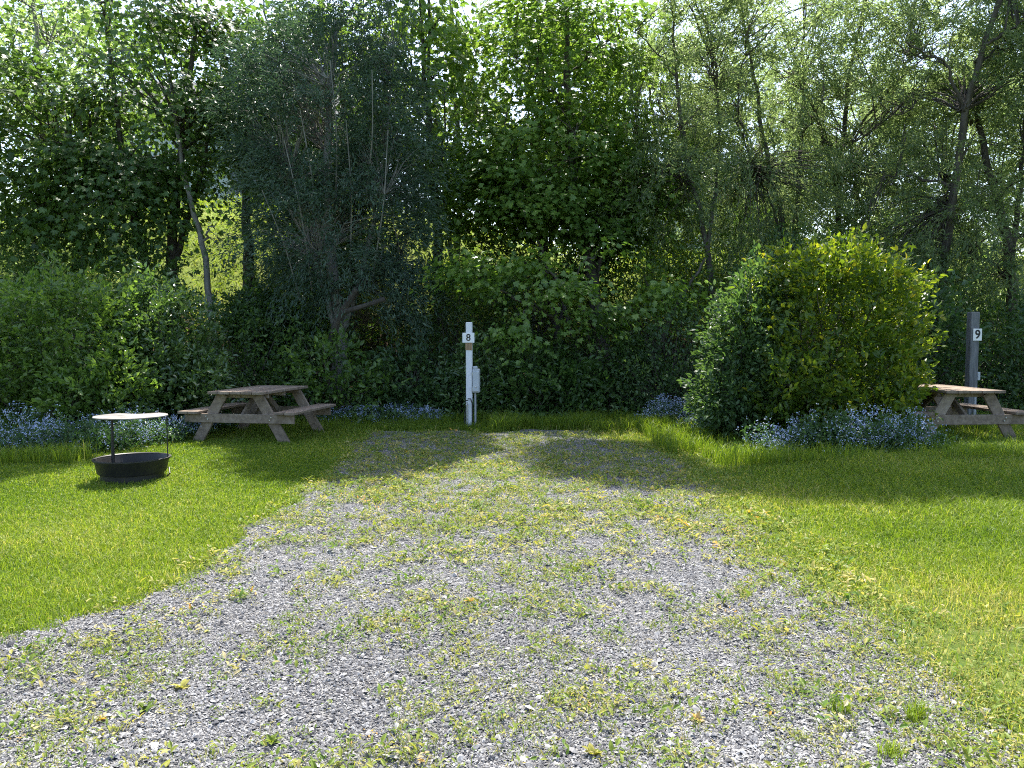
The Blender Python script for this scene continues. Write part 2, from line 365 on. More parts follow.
def spray_maple(tips, outs, m, spread, lsize, tpl=TM, flat=.35, upn=1.0, bias=0):
    """flat layered sprays of leaves around every tip"""
    n = len(tips); tot = n * m
    axis = np.repeat(outs, m, 0)
    off = rvec(tot) * np.array([spread, spread, spread * flat]) + axis * (rng.random(tot)[:, None] - .55) * spread * 1.3
    off[:, 2] -= .25 * (off[:, 0] ** 2 + off[:, 1] ** 2) / max(spread, .01)
    pos = np.repeat(tips, m, 0) + off
    d = unit(off * np.array([1, 1, .3])) * .8 + axis * .5 + rvec(tot, .35); d[:, 2] -= .45
    nr = np.array([0, 0, upn]) + axis * .45 + rvec(tot, .38)
    sz = lsize * rng.uniform(.6, 1.25, tot)
    tint = np.clip(np.repeat(rng.normal(.5, .14, n), m) + rng.normal(0, .17, tot) + bias, 0, 1)
    return leaves(pos, d, nr, sz, tpl, tint)
def spray_strand(tips, outs, m, length, lsize, tpl=TT, droop=.5, jit=.05, bias=0, lift=0.0):
    """leaves along thin shoots, hanging or upright (willow, broom-like)"""
    n = len(tips); tot = n * m
    dirs = unit(outs + np.array([0, 0, lift]) + rvec(n, .35))
    s = np.tile(np.linspace(-.35, 1, m), n) * length * np.repeat(rng.uniform(.6, 1.3, n), m)
    D = np.repeat(dirs, m, 0)
    pos = np.repeat(tips, m, 0) + D * s[:, None] + rvec(tot, jit)
    pos[:, 2] -= droop * np.clip(s, 0, None) ** 2 / length
    tang = D.copy(); tang[:, 2] -= droop * 2 * np.clip(s, 0, None) / length * .6
    d = unit(tang) + rvec(tot, .55); d[:, 2] -= .15
    nr = rvec(tot, .8) + np.array([0, 0, .7])
    sz = lsize * rng.uniform(.6, 1.3, tot)
    tint = np.clip(np.repeat(rng.normal(.5, .15, n), m) + rng.normal(0, .18, tot) + bias, 0, 1)
    return leaves(pos, d, nr, sz, tpl, tint)

def tree(name, label, group, trunks, crown, leaf, bark='bark', leafmat='maple', m=60, spread=.42, lsize=.15, n_limb=7,
         limb_r=.55, sec_r=.016, droop=.6, length=.8, cat="tree", bias=0, extra_limbs=(), lift=0.0, jit=.06, flat=.35, bare=0, layer=None):
    if leaf == 'maple' and layer is None: layer = .62
    """trunks: list of (list of (px,py,Y), r0, r1), the first one standing on the ground"""
    tp = []
    for k, (pts, r0, r1) in enumerate(trunks):
        q = np.array([at(*p) for p in pts])
        if k == 0 or q[0, 2] < height(q[0, 0], q[0, 1]) + .5:
            q[0, 2] = min(q[0, 2], height(q[0, 0], q[0, 1])) - .12
            if q[0, 2] < height(q[0, 0], q[0, 1]) - .13: q[0, 2] = height(q[0, 0], q[0, 1]) - .12
            b = q[0].copy(); 
            if b[2] > height(b[0], b[1]) - .1: q = np.vstack([[b[0], b[1], height(b[0], b[1]) - .12], q])
        K = 22; p = resample(q, K); p[1:-1] += rng.normal(0, .018, (K - 2, 3))
        tp.append((p, np.linspace(r0, r1, K) * (1 + .5 * np.exp(-np.arange(K) / 1.4) * (k == 0))))
    base = tp[0][0][0].copy(); base[2] = float(height(base[0], base[1]))
    root = thing(name, base, label, cat, group)
    V, Q = [], []; o = 0
    for p, r in tp:
        v, q = tubes(p[None], r[None], 9); V.append(v); Q.append(q + o); o += len(v)
    link("trunk", fast_mesh("trunk", np.concatenate(V) - base, np.concatenate(Q), [M[bark]], smooth=True), root)
    TPs = np.concatenate([p for p, r in tp]); TR = np.concatenate([r for p, r in tp])
    P = np.concatenate([sample_ell(*e) for e in crown])
    if layer:                                                   # boughs lie in tiers with gaps between them
        ph = fbm(P[:, 0], P[:, 1], 1.6, base[0]) * 1.4; q = P[:, 2] / layer + ph
        P[:, 2] = (np.round(q) - ph) * layer + rng.normal(0, .07, len(P))
        hi = P[:, 2] > 9.5; k = hi | (fbm(P[:, 0] * 1.0, P[:, 2] * 1.6 + base[0], .9, 3) > rng.uniform(.26, .56, len(P))); P = P[k]
    cen = np.average(np.array([e[0] for e in crown]), axis=0, weights=[e[2] for e in crown])
    # main limbs: spread over the crown
    pick = [int(rng.integers(len(P)))]; dist = np.linalg.norm(P - P[pick[0]], axis=1)
    for _ in range(n_limb - 1):
        j = int(np.argmax(dist * rng.uniform(.75, 1, len(P)))); pick.append(j); dist = np.minimum(dist, np.linalg.norm(P - P[j], axis=1))
    def attach(tgt, C):
        dv = tgt - C; hd = np.linalg.norm(dv[:, :2], axis=1); s = np.linalg.norm(dv, axis=1) * rng.uniform(.7, 1.5, len(dv)) + 2.2 * np.clip(.35 * hd - dv[:, 2], 0, None)
        return int(np.argmin(s))
    limbs = []
    for j in pick:
        tgt = cen + (P[j] - cen) * .8; k = attach(tgt, TPs); a = TPs[k]
        c = a + (tgt - a) * .45 + np.array([0, 0, .18 * np.linalg.norm(tgt - a)])
        K = 10; path = wobble(bez(a, c, tgt, K), .035); r0 = max(TR[k] * limb_r, .02)
        limbs.append((path, np.linspace(r0, .010, K)))
    LC = np.concatenate([p[1:] for p, r in limbs]); LI = np.repeat(np.arange(len(limbs)), 9)
    sec = [[] for _ in limbs]; outs = np.zeros_like(P)
    for i, t in enumerate(P):
        k = attach(t, LC); a = LC[k]; L = np.linalg.norm(t - a) + 1e-6
        c = a + (t - a) * .5 + np.array([0, 0, .15 * L]) + rng.normal(0, .06 * L, 3)
        sec[LI[k]].append(wobble(bez(a, c, t, 6), .02 * min(L, 1.5)))
        o_ = t - c; outs[i] = o_ / (np.linalg.norm(o_) + 1e-6)
    for (path, r), ss in zip(limbs, sec):
        v, q = tubes(path[None], r[None], 7); VV, QQ = [v], [q]
        if ss:
            S = np.stack(ss); n = len(S); L = np.linalg.norm(S[:, -1] - S[:, 0], axis=1)
            R = np.linspace(1, .25, 6)[None] * (sec_r * np.clip(L, .4, 2.0))[:, None]
            v2, q2 = tubes(S, R, 4); VV.append(v2); QQ.append(q2 + len(v))
        link("limb", fast_mesh("limb", np.concatenate(VV) - base, np.concatenate(QQ), [M[bark]], smooth=True), root)
    for pts, r0, r1, *mt in extra_limbs:
        p = resample([at(*q) for q in pts], 10); b = MB(); b.tube(p - base, np.linspace(r0, r1, 10), 9)
        b.build("limb", M[mt[0] if mt else bark], root, smooth=True)
    keep = np.arange(len(P))
    if bare: keep = keep[rng.random(len(P)) > bare]
    Pt, Ot = P[keep], outs[keep]
    oh = unit((Pt - cen) * np.array([1, 1, .25])) * .7 + Ot * .5
    if leaf == 'maple': v, f, t = spray_maple(Pt, unit(oh), m, spread, lsize, bias=bias, flat=flat)
    elif leaf == 'oval': v, f, t = spray_maple(Pt, unit(oh), m, spread, lsize, tpl=TL, bias=bias, flat=flat)
    else: v, f, t = spray_strand(Pt, unit(oh), m, length, lsize, droop=droop, bias=bias, lift=lift, jit=jit)
    link("crown", fast_mesh("crown", v - base, f, [M[leafmat]], t), root)
    return root

def shrub(name, label, group, ells, leafmat, n_out, m=16, length=.3, lsize=.08, inner=.35, tpl=TL, lift=.6, cat="shrub", base=None,
          bias=0, droop=.25, stems=7, bark='bark', jit=.03, lower_dark=0):
    """ells: (centre, radii, weight); shoots stand out of the surface, sparser leaves inside"""
    c0 = ells[0][0]
    b = np.array([c0[0], c0[1], 0.0]) if base is None else np.array(base, float); b[2] = float(height(b[0], b[1]))
    root = thing(name, b, label, cat, group)
    wsum = sum(e[2] for e in ells); parts = []; ctr = []
    for c, r, w in ells:
        n = int(n_out * w / wsum); u = unit(rvec(n)); lump = .93 + 1.05 * (fbm(u[:, 0] * 2 + c[0] * 3, u[:, 2] * 2 + u[:, 1] + c[2], .7) - .5) + rng.normal(0, .08, n) + .22 * (rng.random(n) < .05)
        p = c + u * r * lump[:, None]; gz = height(p[:, 0], p[:, 1]); ok = p[:, 2] > gz + .06
        for c2, r2, w2 in ells:
            if c2 is not c: ok &= (((p - c2) / r2) ** 2).sum(1) > .72
        p, u = p[ok], u[ok]; ctr.append(p)
        o = unit(u * 1.0 + np.array([0, 0, lift * .7]))
        parts.append(spray_strand(p - o * length * .5, o, m, length, lsize, tpl, droop=droop, jit=jit, bias=bias, lift=lift * .5))
        ni = int(n * m * inner); u = unit(rvec(ni)); p = c + u * r * (rng.uniform(.25, .95, ni) ** .6)[:, None]
        p = p[p[:, 2] > height(p[:, 0], p[:, 1]) + .03]; ni = len(p)
        parts.append(leaves(p, rvec(ni) + np.array([0, -.3, .2]), rvec(ni, .7) + np.array([0, -.2, 1]), lsize * rng.uniform(.5, 1.3, ni), tpl, np.clip(rng.normal(.4 + bias, .2, ni), 0, 1)))
    C = np.concatenate(ctr); S = []
    for k in range(stems * 6):
        t = C[rng.integers(len(C))]; a = b + np.array([*rng.normal(0, .16, 2), -.05]); a[2] = height(a[0], a[1]) - .05
        S.append(wobble(bez(a, a * .45 + t * .55 + np.array([0, 0, .25]), b * .06 + t * .94, 8), .02))
    S = np.stack(S); per = len(S) // stems
    for k in range(stems):
        SS = S[k * per:(k + 1) * per]; R = np.repeat(np.linspace(.017, .004, 8)[None], len(SS), 0)
        v, q = tubes(SS, R, 5); link("stem", fast_mesh("stem", v - b, q, [M[bark]], smooth=True), root)
    v, f, t = join(parts)
    link("foliage", fast_mesh("foliage", v - b, f, [M[leafmat]], t), root); return root

# ------------------------------------------------------------------ setting: ground, gravel pitch, bank
def ground():
    xs = np.unique(np.r_[np.linspace(-14, 14, 141), np.linspace(-40, 40, 81), -np.geomspace(40, 420, 14), np.geomspace(40, 420, 14)])
    ys = np.unique(np.r_[np.linspace(-4, 30, 137), np.linspace(-20, 60, 81), -np.geomspace(20, 420, 12), np.geomspace(60, 420, 14)])
    X, Y = np.meshgrid(xs, ys); Z = height(X, Y); v = np.stack([X, Y, Z], -1).reshape(-1, 3)
    nx, ny = len(xs), len(ys); i = np.arange((ny - 1) * nx).reshape(ny - 1, nx)[:, :-1].ravel()
    f = np.stack([i, i + 1, i + 1 + nx, i + nx], -1)
    me = fast_mesh("ground", v, f, [M['ground']], smooth=True)
    zone = sstep(12.6, 14.0, Y + (fbm(X, Y, 1.5) - .5) * 1.6) + sstep(18.0, 20.0, Y + (fbm(X, Y, 3) - .5) * 3)
    a = me.attributes.new("zone", 'FLOAT', 'POINT'); a.data.foreach_set("value", zone.ravel().astype(np.float32))
    return tag(link("ground", me), kind="structure")
ground()

def gravel_bed():
    s = .06; xs = np.arange(-14, 6, s); ys = np.arange(-3, 12.8, s); X, Y = np.meshgrid(xs, ys)
    keep = gravel_in(X + s / 2, Y + s / 2) > -.02
    Z = height(X, Y) + .006; nx = len(xs); v = np.stack([X, Y, Z], -1).reshape(-1, 3)
    k = keep[:-1, :-1]; i = (np.arange(len(ys) - 1)[:, None] * nx + np.arange(nx - 1)[None])[k]
    f = np.stack([i, i + 1, i + 1 + nx, i + nx], -1); used = np.unique(f); mp = np.zeros(len(v), int); mp[used] = np.arange(len(used))
    return tag(link("gravel_path", fast_mesh("gravel_path", v[used], mp[f], [M['gravel_bed']], smooth=True)), kind="structure")
gravel_bed()

def in_view(x, y, margin=1.3): return np.abs(x) < y * 512 / F + margin
def scatter(n, y0, y1, power=1.0, xlim=11):
    """more points close to the camera: density ~ 1/y^power"""
    u = rng.random(n)
    if abs(power - 1) < 1e-6: y = y0 * (y1 / y0) ** u
    else: e = 1 - power; y = (y0 ** e + u * (y1 ** e - y0 ** e)) ** (1 / e)
    w = y * 512 / F + 1.3; x = rng.uniform(-1, 1, n) * w; return x, y
def z_of(x, y): return height(x, y)

def stones():
    n = 720000; x, y = scatter(n, 1.9, 12.4, .85); d = gravel_in(x, y); k = d > rng.normal(-.02, .08, n); x, y = x[k], y[k]; n = len(x)
    o = np.array([(1, 0, 0), (0, 1, 0), (-1, 0, 0), (0, -1, 0), (0, 0, .8), (0, 0, -.6)])
    f = np.array([(0, 1, 4), (1, 2, 4), (2, 3, 4), (3, 0, 4), (1, 0, 5), (2, 1, 5), (3, 2, 5), (0, 3, 5)])
    s = rng.lognormal(math.log(.0039), .45, n) * np.clip(.85 + y * .035, 1, 1.3); s = np.clip(s, .0028, .022)
    a = rng.uniform(0, 6.28, n); ca, sa = np.cos(a), np.sin(a)
    sh = np.stack([rng.uniform(.8, 1.5, n), rng.uniform(.6, 1.0, n), rng.uniform(.5, .95, n)], 1)
    V = o[None] * sh[:, None] * (1 + rng.normal(0, .22, (n, 6, 3)))
    tl = rng.normal(0, .3, (n, 2)); V[:, :, 2] += V[:, :, 0] * tl[:, :1] + V[:, :, 1] * tl[:, 1:]
    X = V[..., 0] * ca[:, None] - V[..., 1] * sa[:, None]; Yv = V[..., 0] * sa[:, None] + V[..., 1] * ca[:, None]
    P = np.stack([X, Yv, V[..., 2]], -1) * s[:, None, None]; P += np.stack([x, y, z_of(x, y) + .007 + s * .35], 1)[:, None]
    Fc = (np.arange(n) * 6)[:, None, None] + f[None]
    t = np.clip(rng.beta(2.0, 2.3, n) + (fbm(x, y, 1.2, 6) - .5) * .25, 0, 1)
    tag(link("gravel", fast_mesh("gravel", P.reshape(-1, 3), Fc.reshape(-1, 3), [M['stone']], np.repeat(t, 8))),
        "loose grey crushed gravel spread over the pitch", "gravel", kind="stuff")
stones()

def blades(x, y, h, w, lean, tint, z=None, bend=None):
    n = len(x); a = rng.uniform(0, 6.28, n); z = z_of(x, y) if z is None else z
    side = np.stack([np.cos(a), np.sin(a), np.zeros(n)], 1); la = rng.uniform(0, 6.28, n)
    ln = np.stack([np.cos(la), np.sin(la), np.zeros(n)], 1) * (lean * h)[:, None]
    b = np.stack([x, y, z], 1); up = np.array([0, 0, 1.0])
    p0 = b - side * (w / 2)[:, None]; p1 = b + side * (w / 2)[:, None]
    mid = b + ln * .35 + up * (h * .6)[:, None]; p2 = mid - side * (w * .38)[:, None]; p3 = mid + side * (w * .38)[:, None]
    tip = b + ln + up * (h * np.clip(1 - lean * .35, .3, 1))[:, None]
    V = np.stack([p0, p1, p2, p3, tip], 1).reshape(-1, 3)
    f = np.array([(0, 1, 3), (0, 3, 2), (2, 3, 4)]); Fc = ((np.arange(n) * 5)[:, None, None] + f[None]).reshape(-1, 3)
    return V, Fc, np.repeat(tint, 3)

def lawn():
    n = 900000; x, y = scatter(n, 2.4, 14.0, .55); d = gravel_in(x, y)
    right = x > 0
    # grass thins out over a wide weedy band on the right of the gravel, sharply on the left
    p = np.where(right, sstep(.40, -1.25, d) * (.55 + .9 * fbm(x, y, .5, 17)) , sstep(.03, -.16, d))
    p = np.where(right, p * (.45 + .55 * sstep(3.0, 5.2, y)), p)
    p = p * (1 - .55 * np.exp(-((x + 3.8) ** 2 + (y - 11.6) ** 2) / .7)) * (1 - .5 * np.exp(-((x - 6.4) ** 2 + (y - 11.4) ** 2) / .7)) * (.55 + .45 * sstep(.28, .42, fbm(x, y, .6, 23)))
    k = rng.random(n) < p * (1 - .6 * sstep(12.9, 14.0, y)); x, y, d, right = x[k], y[k], d[k], right[k]; n = len(x)
    dens = .45 + .55 * sstep(2.5, 5, y); k = rng.random(n) < np.where(y < 5, .8, 1.0); x, y, d, right = x[k], y[k], d[k], right[k]; n = len(x)
    patch = fbm(x, y, 1.6, 4)
    h = np.where(right, .055 + .085 * sstep(-.4, -2.2, d), .045 + .02 * patch) * rng.uniform(.55, 1.35, n) * (.75 + .5 * patch)
    h += (.10 + .10 * patch) * sstep(11.2, 13.2, y) * rng.random(n)
    w = rng.uniform(.003, .0055, n) * np.clip(y / 5.0, .8, 2.0)
    dry = np.where(right, .32 * sstep(-1.8, -.2, d) + .12 * (y < 4.5), .16 * sstep(-.35, 0, d))
    t = np.clip(.30 + .35 * (patch - .5) * 2 + rng.normal(.12, .25, n) + dry * rng.random(n) * 1.6, 0, 1)
    V, Fc, T = blades(x, y, h, w, rng.uniform(.2, 1.0, n), t)
    tag(link("lawn_grass", fast_mesh("lawn_grass", V, Fc, [M['grass']], T)), "bright green sunlit lawn grass either side of the gravel", "grass", kind="stuff")
lawn()

def tall_grass():
    """uncut grass along the foot of the trees and in front of the bushes"""
    xs, ys = [], []
    for (x0, x1, y0, y1, n) in [(-.9, 2.6, 12.2, 13.6, 15000), (2.4, 7.5, 8.9, 9.7, 9000), (-8.5, -5.2, 9.1, 9.7, 4000), (-4.6, -.9, 12.9, 13.7, 2500), (5.5, 10.5, 10.2, 13.5, 12000), (2.0, 3.2, 10.0, 12.5, 4000)]:
        xs.append(rng.uniform(x0, x1, n)); ys.append(rng.uniform(y0, y1, n))
    x = np.concatenate(xs); y = np.concatenate(ys); k = fbm(x, y, .5, 1) > rng.uniform(.25, .62, len(x)); x, y = x[k], y[k]
    k = (gravel_in(x, y) < 0) & ~((np.abs(x + .7) < .35) & (y < 13.2)); x, y = x[k], y[k]; n = len(x)
    h = rng.uniform(.12, .34, n) * (.6 + .7 * fbm(x, y, .6, 8))
    V, Fc, T = blades(x, y, h, rng.uniform(.006, .011, n), rng.uniform(.15, .7, n), np.clip(rng.normal(.4, .2, n), 0, 1))
    tag(link("long_grass", fast_mesh("long_grass", V, Fc, [M['grass']], T)), "uncut long grass along the foot of the bushes and trees", "grass", kind="stuff")
tall_grass()

def weeds():
    n = 54000; x, y = scatter(n, 1.9, 12.3, -.05); d = gravel_in(x, y)
    track = np.minimum(np.abs(x + 1.42), np.abs(x - .75)); nz = fbm(x, y, 1.1, 12); fine = fbm(x, y, .28, 3)
    p = np.clip(.26 + (nz - .45) * 1.3 + (fine - .5) * 1.6, .03, 1) * (.3 + .7 * sstep(.05, .5, track + (nz - .5)))
    p *= .8 + .4 * sstep(3.0, 6.0, y); p += .55 * sstep(4.0, 8.0, y) * (.3 + fine)
    p = np.where((x > 0) & (d < .3), .65 * sstep(-1.1, .1, d), p); p = np.where((x < -1.0) & (d < .3), p * .7, p)
    p = np.where(d < np.where(x > 0, -1.5, -.12), 0, p)
    k = rng.random(n) < p; x, y, d = x[k], y[k], d[k]; n = len(x)
    m = 10; X, Yv = np.repeat(x, m), np.repeat(y, m); tot = n * m
    scale = np.repeat(np.clip(rng.lognormal(-.1, .55, n), .3, 2.4), m)
    a = rng.uniform(0, 6.28, tot); el = rng.uniform(.05, .95, tot)
    dr = np.stack([np.cos(a) * np.cos(el), np.sin(a) * np.cos(el), np.sin(el)], 1)
    off = rng.normal(0, .024, (tot, 2)) * scale[:, None]
    pos = np.stack([X + off[:, 0], Yv + off[:, 1], z_of(X, Yv) + .010 + .022 * rng.random(tot) * scale], 1)
    size = rng.uniform(.012, .027, tot) * scale * np.clip(np.repeat(y, m) / 5.0, .72, 1.0)
    t = np.clip(np.repeat(rng.beta(1.6, 2.3, n), m) + rng.normal(0, .12, tot), 0, .955)
    t = np.where(np.repeat(rng.random(n) < .008, m), rng.uniform(.96, 1, tot), t)
    P = [leaves(pos, dr, rvec(tot, .3) + np.array([0, 0, 1]), size, T_leaf(.24), t)]
    # thin grass sprigs between the stones
    k = rng.random(n) < .55; gx, gy = np.repeat(x[k], 6), np.repeat(y[k], 6); g = len(gx)
    P.append(blades(gx + rng.normal(0, .02, g), gy + rng.normal(0, .02, g), rng.uniform(.02, .07, g), rng.uniform(.002, .004, g) * np.clip(gy / 5, 1, 2), rng.uniform(.3, 1.2, g), np.clip(rng.normal(.5, .25, g), 0, .95)))
    v, f, t = join(P)
    tag(link("weeds", fast_mesh("weeds", v, f, [M['weed']], t)), "low yellow green weeds growing through the gravel", "weeds", kind="stuff")
weeds()

def litter():
    """dry leaves and straw lying at the edges of the gravel"""
    n = 5200; x, y = scatter(n, 1.9, 11, .4); d = gravel_in(x, y); k = (np.abs(d) < .35) | ((x > .8) & (d > -1.4) & (d < .6)); k |= rng.random(n) < .06; x, y = x[k], y[k]; n = len(x)
    a = rng.uniform(0, 6.28, n); pos = np.stack([x, y, z_of(x, y) + .018], 1)
    dr = np.stack([np.cos(a), np.sin(a), rng.normal(0, .25, n)], 1); thin = rng.random(n) < .6
    t = rng.uniform(.78, .955, n)
    P = [leaves(pos[thin], dr[thin], rvec(thin.sum(), .3) + np.array([0, 0, 1]), rng.uniform(.025, .06, thin.sum()), T_thin(.05), t[thin]),
         leaves(pos[~thin], dr[~thin], rvec((~thin).sum(), .3) + np.array([0, 0, 1]), rng.uniform(.012, .028, (~thin).sum()), T_leaf(.3), t[~thin])]
    v, f, t = join(P)
    tag(link("leaf_litter", fast_mesh("leaf_litter", v, f, [M['weed']], t)), "dry straw and fallen leaves scattered along the gravel edges", "leaf litter", kind="stuff")
litter()

def hill_growth():
    """rough sunlit herbs and grass on the bank behind the trees"""
    n = 90000; x = rng.uniform(-16, 16, n); y = rng.uniform(17.5, 27, n); k = fbm(x, y, .9, 14) > rng.uniform(.2, .6, n); x, y = x[k], y[k]; n = len(x)
    pos = np.stack([x, y, height(x, y) + rng.uniform(.02, .4, n) * (.5 + fbm(x, y, 1.3, 7))], 1)
    v, f, t = leaves(pos, rvec(n) + np.array([0, 0, .6]), rvec(n, .5) + np.array([0, -.2, 1]), rng.uniform(.07, .20, n), T_thin(.07), np.clip(rng.normal(.6, .2, n), 0, .95))
    tag(link("bank_undergrowth", fast_mesh("bank_undergrowth", v, f, [M['grass']], t)), "sunlit yellow green herbs covering the bank behind the trees", "undergrowth", kind="stuff")
hill_growth()

def floor_growth():
    """low dark plants on the wood floor"""
    n = 50000; x = rng.uniform(-13, 13, n); y = rng.uniform(13.2, 18.5, n); k = fbm(x, y, .8, 21) > rng.uniform(.25, .6, n); x, y = x[k], y[k]; n = len(x)
    pos = np.stack([x, y, height(x, y) + rng.uniform(.02, .5, n) * fbm(x, y, .9, 2) * 1.2], 1)
    v, f, t = leaves(pos, rvec(n) + np.array([0, -.3, .3]), rvec(n, .5) + np.array([0, -.2, 1]), rng.uniform(.06, .13, n), TL, np.clip(rng.normal(.5, .2, n), 0, 1))
    tag(link("woodland_undergrowth", fast_mesh("woodland_undergrowth", v, f, [M['shrub']], t)), "low shaded leafy plants on the ground under the trees", "undergrowth", kind="stuff")
floor_growth()

# ------------------------------------------------------------------ houses on the bank
def house(label, x, y, w, dpt, h, rh, rz, wins):
    b = np.array([x, y, float(height(x, y)) - .3]); root = thing("house", b, label, "house", None, rz)
    MB().box((0, 0, h / 2), (w, dpt, h), bev=.01).build("wall", M['siding'], root)
    rb = MB(); e = .35
    v = [(-w / 2 - e, -dpt / 2 - e, h + .003), (w / 2 + e, -dpt / 2 - e, h + .003), (w / 2 + e, dpt / 2 + e, h + .003), (-w / 2 - e, dpt / 2 + e, h + .003), (-w / 2 - e, 0, h + rh), (w / 2 + e, 0, h + rh)]
    rb.add(v, [(0, 1, 5, 4), (2, 3, 4, 5), (1, 2, 5), (3, 0, 4), (3, 2, 1, 0)]).build("roof", M['roof'], root)
    MB().box((0, -dpt / 2 - e - .06, h - .09), (w + .7, .1, .17)).build("eave", M['trim'], root)
    for (wx, wz, ww, wh) in wins:
        f = MB()
        for sx in (-1, 1): f.box((wx + sx * (ww / 2 + .04), -dpt / 2 - .02, wz), (.08, .08, wh + .16))
        for sz in (-1, 1): f.box((wx, -dpt / 2 - .022, wz + sz * (wh / 2 + .04)), (ww, .08, .08))
        f.box((wx, -dpt / 2 - .018, wz), (.05, .05, wh))
        fo = f.build("window", M['trim'], root)
        MB().box((wx, -dpt / 2 - .004, wz), (ww, .012, wh), bev=.001).build("pane", M['glass'], fo)
house("pale blue grey house on the bank glimpsed behind the left maple", -10.6, 33, 9, 7, 4.6, 2.2, .1, [(-2.6, 2.2, 1.1, 1.3), (.4, 2.2, 1.5, 1.3), (3.0, 2.2, 1.1, 1.3)])
house("pale building seen through a gap left of the bright bush", 8.2, 34, 7, 6, 3.4, 1.8, -.15, [(-1.8, 1.7, 1.0, 1.1), (1.5, 1.7, 1.0, 1.1)])

# ------------------------------------------------------------------ trees
GW, GM = "willows standing at the back of the pitch", "maples standing at the back of the pitch"
# left side
tree("maple_tree", "dark green many-stemmed maple filling the upper left beside a leaning grey trunk", GM,
     [([(168, 300, 16.6), (172, 230, 16.6), (185, 120, 16.6), (198, 10, 16.6)], .15, .03), ([(152, 300, 16.5), (134, 215, 16.4), (116, 110, 16.3), (104, 10, 16.3)], .10, .02),
      ([(175, 260, 16.6), (205, 160, 16.9), (222, 60, 17.2)], .07, .02)],
     [ell(165, 90, 16.5, 74, 112, 1.7, 120), ell(100, 190, 15.8, 95, 55, 1.3, 90), ell(55, 130, 16.2, 62, 66, 1.2, 52), ell(210, 50, 17, 48, 60, 1.2, 34), shade_ell(-7.8, 16.2, 14.3, 2.3, 1.4, 2.4, 300)], 'maple', m=74, lsize=.122, flat=.26)
tree("ash_tree", "slim light-crowned tree at the left edge with a straight dark trunk", None,
     [([(47, 300, 17.4), (45, 180, 17.4), (38, 60, 17.4), (30, -30, 17.4)], .12, .03)],
     [ell(35, 60, 17.4, 65, 90, 1.6, 115), ell(15, 210, 17, 50, 60, 1.4, 45)], 'oval', leafmat='willow', m=48, lsize=.11, spread=.4, bark='bark_grey')
tree("leaning_tree", "thin leaning grey trunk with few twigs rising from the shrubs", None,
     [([(219, 308, 15.6), (204, 250, 15.7), (186, 185, 15.8), (172, 100, 16)], .085, .03)],
     [ell(175, 90, 16, 30, 50, .7, 16), ell(230, 255, 15.6, 22, 12, .4, 7)], 'oval', leafmat='shrub', bark='bark_grey', m=14, n_limb=4, lsize=.10, sec_r=.010)
tree("willow_tree", "dense grey-green feathery willow with pale twigs and a sawn-off low stub", None,
     [([(338, 405, 15.2), (340, 330, 15.3), (325, 220, 15.4), (330, 90, 15.4), (335, 20, 15.4)], .17, .03), ([(345, 330, 15.3), (375, 220, 15.2), (390, 110, 15.2)], .07, .015),
      ([(335, 330, 15.2), (300, 210, 15), (285, 120, 15)], .06, .015)],
     [ell(325, 120, 15.2, 78, 95, 1.3, 330), ell(335, 225, 14.9, 82, 72, 1.2, 300), ell(385, 150, 15.2, 42, 90, 1.0, 120), ell(275, 110, 15.2, 38, 70, 1.0, 90), ell(350, 30, 15.4, 60, 40, 1.0, 70), ell(400, 290, 14.9, 30, 38, .7, 60)],
     'strand', leafmat='willow_grey', bark='bark_grey', m=70, lsize=.105, length=.75, droop=.55, n_limb=10, sec_r=.011, jit=.07, lift=.25,
     extra_limbs=[([(330, 350, 14.4), (336, 322, 14.2), (346, 306, 14.1), (357, 289, 14.0)], .075, .06, 'bark'), ([(343, 312, 14.1), (364, 306, 14.0), (385, 299, 14.0)], .048, .04, 'bark')]
     + [([(a, b, 14.6), ((a + c) / 2 + 4, (b + d) / 2, 14.0), (c, d, 13.85)], .016, .007) for a, b, c, d in ((312, 290, 284, 140), (318, 250, 300, 110), (350, 270, 346, 120), (372, 280, 388, 130), (300, 300, 262, 190), (336, 200, 330, 60), (366, 200, 372, 70))])
tree("maple_tree", "backlit maple between the left maple and the grey-green willow", GM,
     [([(250, 300, 19), (245, 180, 19), (240, 60, 19)], .16, .03)],
     [ell(245, 110, 18.6, 40, 60, 1.5, 36), ell(270, 50, 19, 55, 70, 1.6, 40), ell(255, 170, 18.2, 26, 18, 1, 8)], 'maple', m=46, lsize=.15)
tree("maple_tree", "bright yellow-green maple showing right behind the grey-green willow", GM,
     [([(440, 330, 18.6), (436, 200, 18.6), (425, 80, 18.6), (420, 0, 18.6)], .14, .03)],
     [ell(425, 115, 18.3, 42, 75, 1.3, 60), ell(410, 40, 18.5, 60, 55, 1.4, 50), ell(450, 190, 18.2, 32, 35, 1, 20), shade_ell(-1.9, 18, 14.2, 1.1, 1.2, 3.8, 260)], 'maple', leafmat='maple_bright', m=52, lsize=.16, bias=.12)
tree("birch_tree", "pale slender tree rising between the two middle maples", None,
     [([(452, 330, 20.5), (462, 200, 20.5), (455, 90, 20.5), (450, 0, 20.5)], .10, .03), ([(452, 260, 20.5), (440, 150, 20.4), (425, 20, 20.3)], .06, .02)],
     [ell(450, 60, 20.5, 60, 90, 1.6, 100), ell(480, 160, 20.5, 45, 60, 1.4, 45)], 'strand', leafmat='willow', bark='bark_grey', m=46, lsize=.12, length=.7, droop=.3, sec_r=.010, lift=.3)
